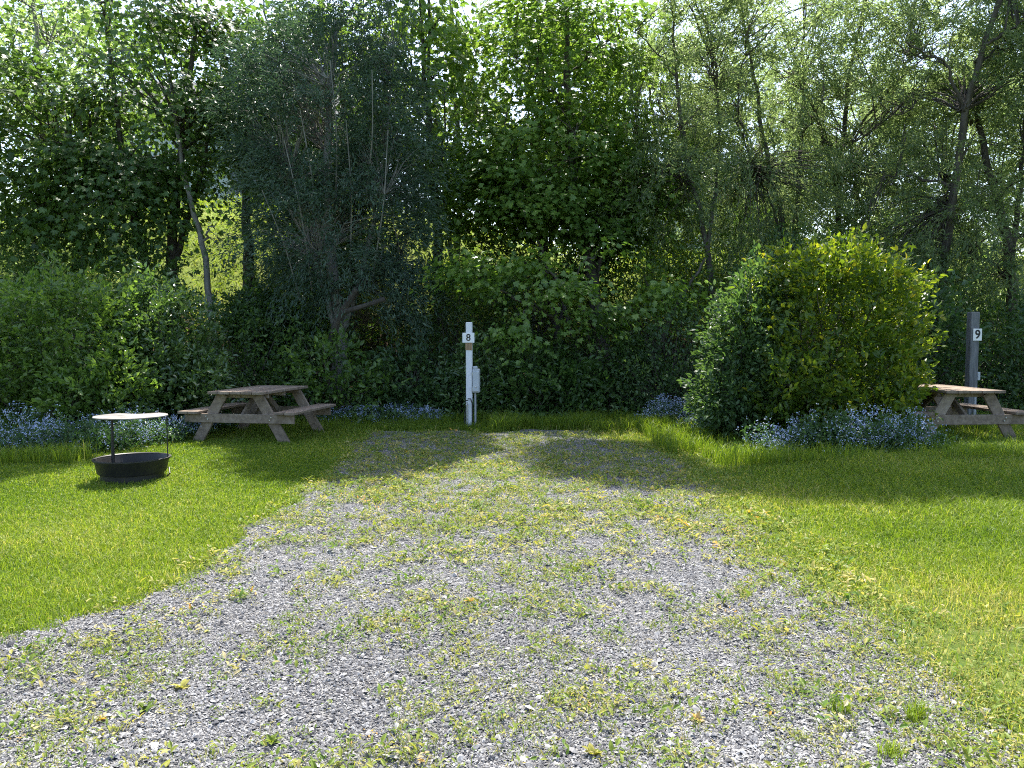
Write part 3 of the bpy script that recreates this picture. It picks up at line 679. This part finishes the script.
tree("maple_tree", "tall bright green maple with layered boughs standing behind the white post", GM,
     [([(604, 380, 17.6), (596, 300, 17.7), (575, 180, 17.8), (566, 60, 17.8), (565, -40, 17.8)], .17, .03), ([(590, 300, 17.7), (620, 200, 17.9), (640, 100, 18)], .07, .02),
      ([(585, 360, 17.4), (560, 290, 17), (520, 200, 17)], .06, .02)],
     [ell(570, 45, 17.8, 80, 62, 1.6, 85), ell(555, 150, 17.2, 92, 50, 1.4, 105), ell(600, 205, 17.2, 55, 34, 1.1, 34), ell(508, 195, 16.9, 42, 30, 1., 34), ell(640, 160, 17.5, 40, 60, 1.2, 30)],
     'maple', leafmat='maple_bright', m=84, lsize=.128, n_limb=11, flat=.24, spread=.38)
tree("sun_tinted_boughs", "low spreading maple boughs right behind the white post, sunlight put into their leaf colour", None,  # low boughs of the tall maple, split off to carry the sun-lightened leaves
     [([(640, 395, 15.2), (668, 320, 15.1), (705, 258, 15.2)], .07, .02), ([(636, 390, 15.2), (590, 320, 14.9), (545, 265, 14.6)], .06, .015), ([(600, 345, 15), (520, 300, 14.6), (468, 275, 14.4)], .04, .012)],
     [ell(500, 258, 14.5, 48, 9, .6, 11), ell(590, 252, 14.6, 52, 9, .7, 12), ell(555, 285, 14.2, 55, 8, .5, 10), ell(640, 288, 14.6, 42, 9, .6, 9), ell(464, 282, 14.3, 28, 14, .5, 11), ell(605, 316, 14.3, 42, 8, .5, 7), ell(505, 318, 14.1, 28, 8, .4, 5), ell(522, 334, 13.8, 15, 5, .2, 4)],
     'maple', leafmat='maple_sun_tint', m=72, lsize=.108, n_limb=8, flat=.26, spread=.30, layer=.3, sec_r=.012)
# willows at the right
def willow(label, trunks, crown, **kw):
    a = dict(leafmat='willow', bark='bark', m=78, lsize=.115, length=.8, droop=.35, sec_r=.010, lift=.35, jit=.06, n_limb=13); a.update(kw)
    trunks = [(p, r0 * .72, r1 * .72) for p, r0, r1 in trunks]
    tree("willow_tree", label, GW, trunks, crown, 'strand', **a)
willow("thin arching willow right of the bright maple with its dark trunk leaning left",
       [([(724, 300, 16.2), (708, 245, 16.3), (690, 180, 16.5), (676, 90, 16.7), (672, 0, 16.8)], .11, .03), ([(708, 245, 16.3), (720, 150, 16.6), (715, 40, 16.8)], .06, .02)],
       [ell(685, 70, 16.7, 55, 100, 1.4, 150), ell(665, 190, 16.4, 45, 50, 1.2, 60), ell(715, 30, 16.8, 50, 70, 1.3, 60), shade_ell(1.5, 16, 12.4, .8, 1.0, 2.4, 520)])
willow("many-stemmed grey willow directly above the bright yellow-green bush",
       [([(792, 330, 17), (785, 230, 17), (760, 120, 17), (742, 0, 17)], .13, .03), ([(792, 280, 17), (800, 160, 17), (806, 10, 17)], .09, .02), ([(795, 290, 17), (770, 200, 16.8), (735, 120, 16.6)], .06, .02)],
       [ell(770, 80, 17, 72, 105, 1.6, 190), ell(790, 190, 16.6, 60, 45, 1.3, 70), ell(740, 200, 16.4, 50, 50, 1.2, 60), shade_ell(4.6, 14.9, 13.3, 2.5, .4, 2.0, 1000)])  # last clump: added thin canopy, shades the ground but leaves the bush top lit
willow("upright willow with a forked dark stem between the multi-stem willow and the thick-limbed one",
       [([(842, 320, 17.4), (836, 200, 17.4), (846, 100, 17.4), (866, -10, 17.4)], .14, .03), ([(838, 190, 17.4), (815, 110, 17.3), (780, 20, 17.3)], .07, .02), ([(840, 150, 17.4), (880, 100, 17.2), (918, 62, 17)], .06, .02)],
       [ell(850, 80, 17.4, 70, 110, 1.6, 190), ell(870, 190, 17, 50, 60, 1.3, 80), ell(900, 50, 17, 50, 60, 1.3, 70), shade_ell(8.3, 16.2, 13.0, 1.2, 1.1, 3.2, 800)])
willow("large willow whose thick black limb forks high at the upper right",
       [([(932, 330, 15.6), (946, 240, 15.4), (960, 160, 15.2), (966, 100, 15.0), (982, 50, 14.8), (1008, -25, 14.6)], .15, .06), ([(964, 110, 15.0), (945, 62, 14.8), (905, 42, 14.5)], .05, .015), ([(984, 45, 14.8), (1010, 30, 14.7), (1040, 10, 14.6)], .045, .015)],
       [ell(945, 55, 16.2, 70, 75, 1.5, 140), ell(925, 215, 15.8, 55, 85, 1.1, 130), ell(1005, 40, 16.2, 55, 60, 1.4, 70), ell(890, 260, 15.8, 40, 40, .9, 40), shade_ell(9.6, 15.9, 12.6, 1.6, 1.1, 3.4, 820)], n_limb=14)
willow("willow with a thick leaning trunk at the right edge behind the numbered grey post",
       [([(1016, 330, 15.8), (1012, 260, 15.8), (995, 190, 15.9), (978, 130, 16), (975, 60, 16.2)], .19, .05), ([(1012, 260, 15.8), (1024, 160, 15.8), (1030, 20, 15.8)], .08, .02)],
       [ell(1010, 110, 15.9, 60, 85, 1.4, 140), ell(995, 240, 15.4, 55, 60, 1.1, 110), ell(1060, 60, 15.8, 55, 100, 1.5, 90)])
# back row on the bank
for (lab, px, py, rx, ry, Y, bm) in [
        ("far willow on the bank seen through the gap right of the bright maple", 650, 150, 55, 100, 21, 'willow'),
        ("far willow on the bank behind the multi-stem willow", 745, 180, 70, 95, 22, 'willow'),
        ("far willow on the bank behind the forked willow", 850, 190, 75, 95, 22.5, 'willow'),
        ("far willow on the bank behind the thick-limbed willow", 940, 185, 65, 95, 22, 'willow'),
        ("far willow on the bank behind the leaning trunk at the right edge", 1040, 175, 70, 105, 21, 'willow')]:
    willow(lab, [([(px, py + 130, Y), (px + 8, py, Y), (px - 4, py - ry * .8, Y)], .13, .03), ([(px, py + 90, Y), (px + 30, py - 30, Y)], .06, .02)],
           [ell(px, py - 20, Y, rx, ry, 1.8, 250)], leafmat=bm, m=96, lsize=.14, length=.9, n_limb=9)
tree("maple_tree", "far maple on the bank high behind the left maple stems", GM, [([(115, 260, 22), (112, 130, 22), (110, 10, 22)], .15, .03)],
     [ell(90, 70, 22, 85, 80, 1.8, 80)], 'maple', leafmat='maple_bright', m=44, lsize=.17)
tree("maple_tree", "far maple on the bank behind the tall layered maple", GM, [([(545, 300, 21), (540, 150, 21), (540, 20, 21)], .16, .03)],
     [ell(535, 110, 21, 85, 110, 2, 150)], 'maple', m=46, lsize=.19)
tree("maple_tree", "far dark tree on the bank behind the grey-green willow", GM, [([(345, 290, 20.5), (345, 150, 20.5), (340, 20, 20.5)], .16, .03)],
     [ell(345, 90, 20.5, 75, 90, 2, 130), ell(330, 220, 20, 60, 50, 1.5, 60)], 'maple', m=50, lsize=.18)
tree("maple_tree", "shaded low tree on the bank under the layered maple", GM, [([(560, 330, 18.4), (545, 250, 18.4), (530, 190, 18.4)], .10, .03), ([(560, 320, 18.4), (600, 240, 18.4)], .06, .02)],
     [ell(545, 245, 18.4, 105, 45, 1.2, 90)], 'oval', leafmat='shrub', m=46, lsize=.11)
# just beyond the frame, they shade the lawn corners
tree("maple_tree", "maple reaching in from beyond the left side", GM, [([(-90, 320, 14.5), (-95, 150, 14.5), (-90, -40, 14.5)], .17, .03)],
     [ell(-95, 60, 14.2, 90, 110, 1.8, 90)], 'maple', m=50, lsize=.16)
willow("tall willow reaching in from beyond the right side", [([(1130, 320, 14.5), (1130, 150, 14.5), (1120, -60, 14.5)], .19, .03)], [ell(1130, 0, 14.2, 90, 150, 1.8, 330)])

# ------------------------------------------------------------------ shrubs
GS = "shrubs under the trees"
def E(px, py, Y, rx, ry, rd, w=1.0): c = at(px, py, Y); return (c, np.array([rx * Y / F, rd, ry * Y / F]), w)
shrub("flowering_shrub", "large rounded bright bush with sunlit yellow-green top beside the right picnic table", None,
      [E(832, 335, 11.6, 82, 82, 1.15, 1.6), E(830, 283, 11.6, 74, 36, 1.0, .9), E(872, 375, 11.3, 44, 58, .9, .6), E(785, 385, 11.2, 50, 50, .9, .6), E(835, 395, 11.0, 70, 45, .8, .6)],
      'bush', 1900, m=14, length=.32, lsize=.098, lift=.9, inner=.2, stems=9, cat="bush")
shrub("lilac_shrub", "blue-green shrub leaning against the left side of the bright bush", None,
      [E(742, 350, 11.6, 36, 60, .8, 1), E(728, 395, 11.4, 34, 40, .7, .7), E(758, 305, 11.8, 30, 42, .6, .5)], 'lilac', 800, m=14, length=.3, lsize=.085, stems=5, cat="bush")
shrub("rounded_shrub", "broad rounded green bush at the left edge above the blue flowers", None,
      [E(60, 345, 11.9, 82, 72, 1.1, 1.4), E(10, 370, 11.6, 50, 58, .9, .6), E(100, 390, 11.5, 55, 45, .8, .6)], 'shrub_light', 1300, m=15, length=.32, lsize=.095, lift=.7, bias=.18, stems=8, cat="bush")
shrub("dogwood_shrub", "glossy pale-tipped bush between the rounded bush and the left picnic table", None,
      [E(160, 350, 12.6, 52, 58, .9, 1), E(185, 385, 12.4, 40, 42, .8, .7), E(150, 305, 12.9, 36, 30, .7, .5)], 'glossy', 850, m=15, length=.3, lsize=.095, bias=.1, stems=6, cat="bush")
shrub("young_shrub", "small light green sapling bush in front of the rounded bush", None, [E(66, 400, 11.0, 22, 34, .3, 1)], 'shrub_light', 90, m=12, length=.25, lsize=.085, bias=.25, stems=3, cat="bush")
for (lab, px, py, Y, rx, ry, rd, mt, b) in [
        ("dark shrub filling the space right behind the left picnic table", 245, 355, 14.2, 62, 52, 1.0, 'shrub', 0),
        ("bright-leaved shrub low under the grey-green willow, right of the left table", 325, 375, 13.9, 58, 40, .8, 'shrub_light', .0),
        ("shaded shrub directly left of the white post", 415, 382, 14.4, 48, 36, .8, 'lilac', -.1),
        ("glinting shrub directly behind the white post", 478, 380, 14.3, 42, 42, .7, 'glossy', .1),
        ("low bramble shrub right of the white post", 545, 385, 14.2, 52, 36, .8, 'shrub', .05),
        ("dark shrub under the layered maple boughs", 605, 365, 14.9, 56, 48, .9, 'shrub', -.05),
        ("shaded shrub left of the blue-green shrub", 670, 365, 14.2, 52, 56, .9, 'lilac', -.05),
        ("tall sunlit shrub high between the leaning willow and the maple", 675, 285, 15.8, 50, 42, 1.0, 'bush', .1),
        ("light shrub against the leaning trunk right of the left maple", 262, 318, 15.8, 36, 30, .8, 'shrub', -.1),
        ("dark shrub behind the rounded bush at the left", 100, 275, 15.4, 80, 42, 1.0, 'shrub', -.05),
        ("dark shrub at the far left corner of the wood", 0, 270, 15.6, 60, 50, 1.0, 'shrub', -.05),
        ("grey-leaved shrub behind the right side of the bright bush", 915, 330, 14.3, 48, 70, 1.0, 'lilac', -.05),
        ("leafy shrub behind the numbered grey post", 985, 345, 15.4, 52, 56, .8, 'shrub', 0),
        ("shrub at the right edge behind the right picnic table", 1050, 350, 14.2, 52, 70, 1.0, 'lilac', 0),
        ("shaded shrub in the dark gap behind the bright bush", 800, 270, 15.6, 70, 50, 1.0, 'lilac', -.1),
        ("upper shrub on the bank between the willow and the layered maple", 455, 300, 15.8, 60, 50, 1.0, 'shrub', -.15),
        ("sunlit bank shrub behind the trunk of the arching willow", 640, 270, 18.6, 62, 50, 1.1, 'bush', 0),
        ("bank shrub behind the stems of the multi-stem willow", 740, 255, 18.8, 70, 52, 1.1, 'shrub', .1),
        ("bank shrub behind the stem of the forked willow", 845, 255, 18.8, 70, 55, 1.1, 'shrub', .05),
        ("bank shrub behind the thick-limbed willow trunk", 930, 265, 18.4, 62, 62, 1.1, 'shrub', .1),
        ("bank shrub behind the leaning willow trunk at the right edge", 1020, 265, 18.2, 66, 70, 1.1, 'lilac', .1),
        ("bank shrub in the gap under the layered maple", 535, 255, 18.8, 70, 40, 1.0, 'shrub', -.1),
        ("shrub on the bank below the grey-green willow crown", 290, 310, 15.8, 50, 44, .8, 'shrub', -.15)]:
    c, r, _ = E(px, py, Y, rx, ry, rd)
    shrub("woodland_shrub", lab, GS, [(c, r, 1.0), (c + np.array([r[0] * .5, -.2, -r[2] * .35]), r * .7, .5), (c + np.array([-r[0] * .5, -.15, -r[2] * .3]), r * .7, .5), (np.array([c[0], c[1], (c[2] + float(height(c[0], c[1]))) / 2]), np.array([r[0] * .8, r[1] * .8, max(.3, (c[2] - float(height(c[0], c[1]))) / 2 + .2)]), .5)],
          mt, int(rng.uniform(260, 520)), m=int(rng.integers(12, 18)), length=rng.uniform(.28, .5), lsize=rng.uniform(.065, .125), bias=b + rng.normal(0, .06), stems=5, inner=.22, jit=.05, lift=rng.uniform(.1, .9), droop=rng.uniform(.1, .6))

# ------------------------------------------------------------------ forget-me-nots
def flowers(label, spots, n_fl, n_lf, hmax):
    """spots: (px, py on the ground, radius x, radius y in metres, share)"""
    LV, FV = [], []; tot = sum(s[4] for s in spots)
    for (px, py, rx, ry, w) in spots:
        c = on_ground(px, py); n = int(n_lf * w / tot); a = rng.uniform(0, 6.28, n); r = np.sqrt(rng.random(n)) * (1 + rng.normal(0, .22, n))
        x = c[0] + np.cos(a) * r * rx; y = c[1] + np.sin(a) * r * ry; k = fbm(x, y, .4, 19) > rng.uniform(.2, .6, n); x, y, r = x[k], y[k], r[k]; n = len(x); hh = hmax * (.2 + 1.2 * fbm(x, y, .45, 6)) * np.clip(1.15 - r * .45, .3, 1)
        pos = np.stack([x, y, height(x, y) + hh * rng.uniform(.05, .92, n)], 1)
        LV.append(leaves(pos, rvec(n, .6) + np.array([0, 0, .5]), rvec(n, .6) + np.array([0, -.2, .8]), rng.uniform(.035, .075, n), T_leaf(.2), np.clip(rng.normal(.45, .22, n), 0, 1)))
        n = int(n_fl * w / tot); a = rng.uniform(0, 6.28, n); r = np.sqrt(rng.random(n)) * (1 + rng.normal(0, .22, n))
        x = c[0] + np.cos(a) * r * rx; y = c[1] + np.sin(a) * r * ry; k = fbm(x, y, .35, 3) > rng.uniform(.32, .62, n); x, y, r = x[k], y[k], r[k]; n = len(x)
        hh = hmax * (.2 + 1.2 * fbm(x, y, .45, 6)) * np.clip(1.15 - r * .45, .3, 1)
        pos = np.stack([x, y, height(x, y) + hh * rng.uniform(.35, 1.15, n)], 1)
        m = 3; P = np.repeat(pos, m, 0) + rng.normal(0, .014, (n * m, 3)); q = len(P)
        ang = np.linspace(0, 2 * math.pi, 5, endpoint=False)
        v = np.array([(0, 0, 0)] + [(math.cos(t) * .5, math.sin(t) * .5, .08) for t in ang]); f = np.array([(0, 1 + i, 1 + (i + 1) % 5) for i in range(5)])
        FV.append(leaves(P, rvec(q), rvec(q, .5) + np.array([0, -.7, .7]), rng.uniform(.010, .019, q), (v, f), np.clip(np.repeat(rng.normal(.5, .2, n), m) + rng.normal(0, .1, q) + .45 * (rng.random(q) < .05), 0, 1)))
    lv, lf, lt = join(LV); fv, ff, ft = join(FV)
    me = fast_mesh("wildflower_undergrowth", np.vstack([lv, fv]), np.vstack([lf, ff + len(lv)]), [M['forget'], M['petal']], np.r_[lt, ft], np.r_[np.zeros(len(lf)), np.ones(len(ff))])
    tag(link("wildflower_undergrowth", me), label, "wildflowers", "blue wildflowers along the bushes", kind="stuff")
flowers("long drift of small blue flowers below the left bushes, behind the fire pit", [(15, 452, .85, .5, 1.3), (75, 452, .75, .45, 1.2), (120, 447, .6, .5, 1.1), (160, 441, .6, .55, 1), (195, 434, .5, .45, .5)], 4600, 15000, .60)
flowers("blue flower patch in shade between the left picnic table and the white post", [(360, 425, .75, .3, 1), (415, 424, .5, .3, .8)], 3400, 5200, .46)
flowers("small blue flower patch below the blue-green shrub", [(668, 427, .5, .35, 1), (705, 434, .4, .35, .8)], 1700, 3600, .46)
flowers("blue flower patch in front of the bright bush on the right", [(785, 455, .5, .32, .8), (830, 457, .5, .35, 1), (870, 456, .45, .35, 1), (912, 455, .4, .4, .6)], 2300, 8000, .58)

# ------------------------------------------------------------------ picnic tables
def picnic_table(px, py, Y, rz, label, scale=(1.12, 1.0, 1.0)):
    """origin under the middle of the top; long axis along local y"""
    g = at(px, py, Y); root = thing("picnic_table", (g[0], Y, float(height(g[0], Y))), label, "picnic table", "A-frame picnic tables", rz); root.scale = scale
    L, TW, TH = 1.55, .76, .75; tr = lambda: float(rng.uniform(.38, .62))
    b = MB(); n = 5; w = TW / n
    for i in range(n): b.box((-TW / 2 + w * (i + .5), rng.uniform(-.008, .008), TH - .019), (w - .008, L, .038), t=tr())
    top = b.build("table_top", M['timber'], root)
    for yy in (-.53, .0, .53):
        c = MB(); c.box((0, yy, TH - .038 - .032), (TW - .06, .04, .06), t=tr()); c.build("batten", M['timber'], root)
    for s in (-1, 1):
        b = MB(); 
        for k in range(2): b.box((s * (.585 + .14 * k), rng.uniform(-.01, .01), .445), (.132, L, .038), t=tr())
        b.build("seat", M['timber'], root)
    for yy in (-.62, .62):
        o = .0205 * np.sign(yy)
        for s in (-1, 1):
            b = MB(); b.beam((s * .62, yy, -.02), (s * .235, yy, TH - .042), .038, .14, up=(s, 0, .6), t=tr()); b.build("leg", M['timber'], root)
        b = MB(); b.box((0, yy + o * 1.98, .36), (1.50, .038, .13), t=tr()); b.build("seat_support", M['timber'], root)
    for s in (-1, 1):
        b = MB(); b.beam((0, s * .15, TH - .08), (0, s * .59, .36), .09, .036, up=(1, 0, 0), t=tr()); b.build("brace", M['timber'], root)
    bo = MB()
    for yy in (-.62, .62):
        for s in (-1, 1):
            for (bx, bz) in ((.425, .345), (.445, .385)): bo.tube([(s * bx, yy + np.sign(yy) * .055, bz), (s * bx, yy + np.sign(yy) * .068, bz)], .009, 8)
    bo.build("bolt", M['galv'], root)
    return root
picnic_table(261.5, 437, 11.7, math.radians(-9), "weathered wooden picnic table standing on the left lawn behind the fire pit")
picnic_table(940, 437, 11.4, math.radians(4), "weathered wooden picnic table half hidden by the bright bush on the right", (1.14, 1.0, 1.06))

# ------------------------------------------------------------------ numbered posts
def digit(ch, size, loc, parent, bold=0.0):
    cu = bpy.data.curves.new("digit", 'FONT'); cu.body = ch; cu.size = size; cu.align_x = 'CENTER'; cu.align_y = 'CENTER'; cu.extrude = .0015; cu.offset = bold
    t = bpy.data.objects.new("digit_curve", cu); COL.objects.link(t)
    bpy.context.view_layer.update()
    me = bpy.data.meshes.new_from_object(t.evaluated_get(bpy.context.evaluated_depsgraph_get())); me.materials.clear(); me.materials.append(M['ink'])
    bpy.data.objects.remove(t); o = link("digit", me, parent); o.rotation_euler = (math.pi / 2, 0, 0); o.location = loc; return o

def white_post():
    g = on_ground(469.5, 428); root = thing("site_post", (g[0], g[1], 0), "white wooden hook-up post with a plate numbered 8 and a grey box", "post", "numbered site posts", math.radians(-4))
    MB().box((0, 0, .86), (.104, .10, 1.84), bev=.008).build("pole", M['white_post'], root)
    MB().box((0, -.053, 1.375), (.117, .012, .12), bev=.003).build("wood_block", M['raw_wood'], root)
    p = MB().box((-.005, -.068, 1.52), (.20, .016, .165), bev=.004).build("number_plate", M['sign'], root)
    digit("8", .16, (-.005, -.0785, 1.52), p, .002)
    b = MB(); b.box((.118, .0, .80), (.118, .13, .40), bev=.012).build("electric_box", M['box_grey'], root)
    MB().box((.118, -.075, .79), (.10, .016, .33), bev=.006).build("box_cover", M['box_grey'], root)
    MB().box((.105, -.02, 1.02), (.075, .09, .05), bev=.01).build("box_hood", M['box_grey'], root)
    MB().tube([(.10, 0, -.1), (.10, 0, .62)], .018, 12).build("conduit", M['conduit'], root, True)
    MB().tube([(.055, -.058, -.1), (.055, -.06, .42), (.03, -.06, .50), (-.02, -.06, .50)], .009, 8).build("cable", M['black_rubber'], root, True)
    MB().tube([(-.03, -.075, -.1), (-.03, -.075, .40)], .015, 10).build("water_pipe", M['galv'], root, True)
    MB().box((.118, -.086, .70), (.03, .012, .02), bev=.003).build("latch", M['galv'], root)
    for zz in (.66, .92): MB().tube([(.062, -.078, zz - .03), (.062, -.078, zz + .03)], .006, 8).build("hinge", M['galv'], root, True)
    for xx in (-.085, .075): MB().tube([(xx, -.074, 1.52), (xx, -.079, 1.52)], .007, 8).build("screw", M['galv'], p, True)
    t = MB(); t.tube([(-.03, -.06, .40), (-.03, -.11, .43), (-.03, -.17, .39)], [.016, .016, .012], 10); t.build("tap", M['galv'], root, True)
    MB().box((-.03, -.10, .475), (.05, .02, .016), bev=.004).build("tap_handle", M['black_rubber'], root)
    MB().tube([(-.055, -.07, .30), (-.07, -.085, .22), (-.065, -.08, .02), (-.05, -.10, -.03)], .010, 8).build("hose", M['black_rubber'], root, True)
white_post()

def grey_post():
    p = at(973.5, 312, 13.0); root = thing("site_post", (p[0], p[1], float(height(p[0], p[1]))), "grey weathered post with a plate numbered 9 behind the right picnic table", "post", "numbered site posts", math.radians(6))
    Ht = p[2] - float(height(p[0], p[1]))
    MB().box((0, 0, Ht / 2 - .1), (.155, .12, Ht + .2), bev=.01).build("pole", M['grey_post'], root)
    MB().box((-.03, -.073, Ht / 2 + .06), (.13, .025, Ht - .62), bev=.005).build("board", M['grey_post'], root)
    pl = MB().box((.014, -.094, Ht - .38), (.155, .012, .20), bev=.003).build("number_plate", M['sign'], root)
    digit("9", .20, (.014, -.1025, Ht - .38), pl, .004)
    MB().box((.09, -.03, .88), (.05, .08, .14), bev=.008).build("outlet_box", M['box_grey'], root)
    MB().tube([(.02, -.075, -.1), (.02, -.078, .7)], .02, 12).build("conduit", M['conduit'], root, True)
    MB().tube([(.07, 0, Ht - .09), (.10, 0, Ht - .06), (.115, 0, Ht - .11)], .01, 8).build("hook", M['black_rubber'], root, True)
grey_post()

# ------------------------------------------------------------------ fire pit
def fire_pit():
    Yc = 8.15; g = at(132.5, 470, Yc); root = thing("fire_pit", (g[0], Yc, float(height(g[0], Yc))), "round black steel fire pit with a raised grill plate on the left lawn", "fire pit")
    R = .36
    prof = [(R - .055, -.04), (R - .05, .095), (R - .03, .10), (R - .022, .115), (R - .004, .215), (R + .010, .232), (R + .012, .245), (R - .004, .246), (R - .016, .225), (R - .036, .12), (R - .065, .09), (R - .07, -.04)]
    MB().lathe(prof, 64).build("ring", M['black_steel'], root, True)
    hoop = MB(); hoop.lathe([(R + .010, .240), (R + .020, .244), (R + .020, .254), (R + .004, .257), (R - .006, .250), (R - .002, .240), (R + .010, .240)], 64); hoop.build("rim", M['black_steel'], root, True)
    MB().lathe([(R - .071, .05), (.2, .065), (.06, .08), (.001, .085)], 40).build("ash_bed", M['ash'], root, True)
    # grill plate: a disc with a notch cut from its back edge
    n = 56; z0, z1 = .690, .700; ol = []
    for k in range(n):
        a = 2 * math.pi * k / n + math.pi / 2; r = .36
        da = abs((a - math.radians(100) + math.pi) % (2 * math.pi) - math.pi)
        if da < .55: r = .36 - .18 * math.cos(da / .55 * math.pi / 2) ** .6
        ol.append((r * math.cos(a), r * math.sin(a)))
    v = [(x, y, z1) for x, y in ol] + [(x, y, z0) for x, y in ol]
    f = [tuple(range(n)), tuple(range(2 * n - 1, n - 1, -1))] + [(i + n, (i + 1) % n + n, (i + 1) % n, i) for i in range(n)]
    gp = MB().add(v, f).build("grill_plate", M['plate'], root)
    MB().tube([(-.27, .13, -.05), (-.27, .13, .688)], .013, 14).build("post", M['black_steel'], root, True)
    MB().tube([(-.27, .13, .02), (-.27, .13, .34)], .018, 14).build("sleeve", M['black_steel'], root, True)
    MB().tube([(-.27, .13, .676), (-.08, .04, .678), (.08, .0, .678)], .011, 8).build("arm", M['black_steel'], root, True)
    MB().tube([(R + .005, .03, .235), (R + .005, .03, .60), (R + .002, .028, .686)], .006, 8).build("rod", M['black_steel'], root, True)
    MB().tube([(R + .012, -.02, .05), (R + .05, -.03, .09), (R + .012, .04, .14)], .008, 8).build("handle", M['black_steel'], root, True)
fire_pit()

# ------------------------------------------------------------------ single plants that stand out of the weeds
def tuft(px, py, label, h, n, mat, tint, name="grass_tuft", cat="grass tuft", grp="tufts on the gravel edge"):
    g = on_ground(px, py); z = float(height(*g)); root = thing(name, (g[0], g[1], z), label, cat, grp)
    x = rng.normal(0, .022, n); y = rng.normal(0, .022, n)
    V, Fc, T = blades(x, y, rng.uniform(.5, 1.1, n) * h, rng.uniform(.003, .005, n), rng.uniform(.2, 1.0, n), np.clip(rng.normal(tint, .15, n), 0, .95), z=np.zeros(n))
    link("blade_cluster", fast_mesh("blade_cluster", V, Fc, [M[mat]], T), root)
def rosette(px, py, label, s, tint, n=9, grp="broad-leaved weeds on the gravel"):
    g = on_ground(px, py); z = float(height(*g)); root = thing("broadleaf_weed", (g[0], g[1], z), label, "weed", grp)
    a = np.linspace(0, 6.28, n, endpoint=False) + rng.normal(0, .3, n); el = rng.uniform(.25, .9, n)
    d = np.stack([np.cos(a) * np.cos(el), np.sin(a) * np.cos(el), np.sin(el)], 1)
    v, f, t = leaves(np.zeros((n, 3)) + np.array([0, 0, .008]), d, np.array([0, 0, 1]) + rvec(n, .2), s * rng.uniform(.7, 1.2, n), T_leaf(.26), np.clip(rng.normal(tint, .04, n), 0, 1))
    link("leaf_rosette", fast_mesh("leaf_rosette", v, f, [M['weed']], t), root)
for px, py, lab, h, n in [(915, 722, "dense grass tuft on the weedy ground at the lower right", .13, 90), (890, 758, "low grass tuft at the lower right bottom edge", .09, 70), (838, 712, "grass tuft where gravel meets weeds at the lower right", .09, 60), (100, 655, "flat grass tuft on the bare gravel at the lower left", .05, 70)]:
    tuft(px, py, lab, h, n, 'grass', .5)
for px, py, lab, s, tt in [(697, 722, "single orange-yellow leafed weed low on the right half of the gravel", .034, .985), (182, 690, "yellow-leafed weed on the lower left gravel", .05, .7), (593, 757, "yellow weed close to the bottom edge of the gravel", .05, .72),
                          (102, 722, "orange-tinged weed near the lower left corner", .035, .965), (146, 712, "bright green broad-leaved weed near the lower left corner", .045, .35), (272, 745, "bright green broad-leaved weed at the bottom left of centre", .045, .3), (470, 603, "small orange weed in the middle of the gravel", .035, .985)]:
    rosette(px, py, lab, s, tt)
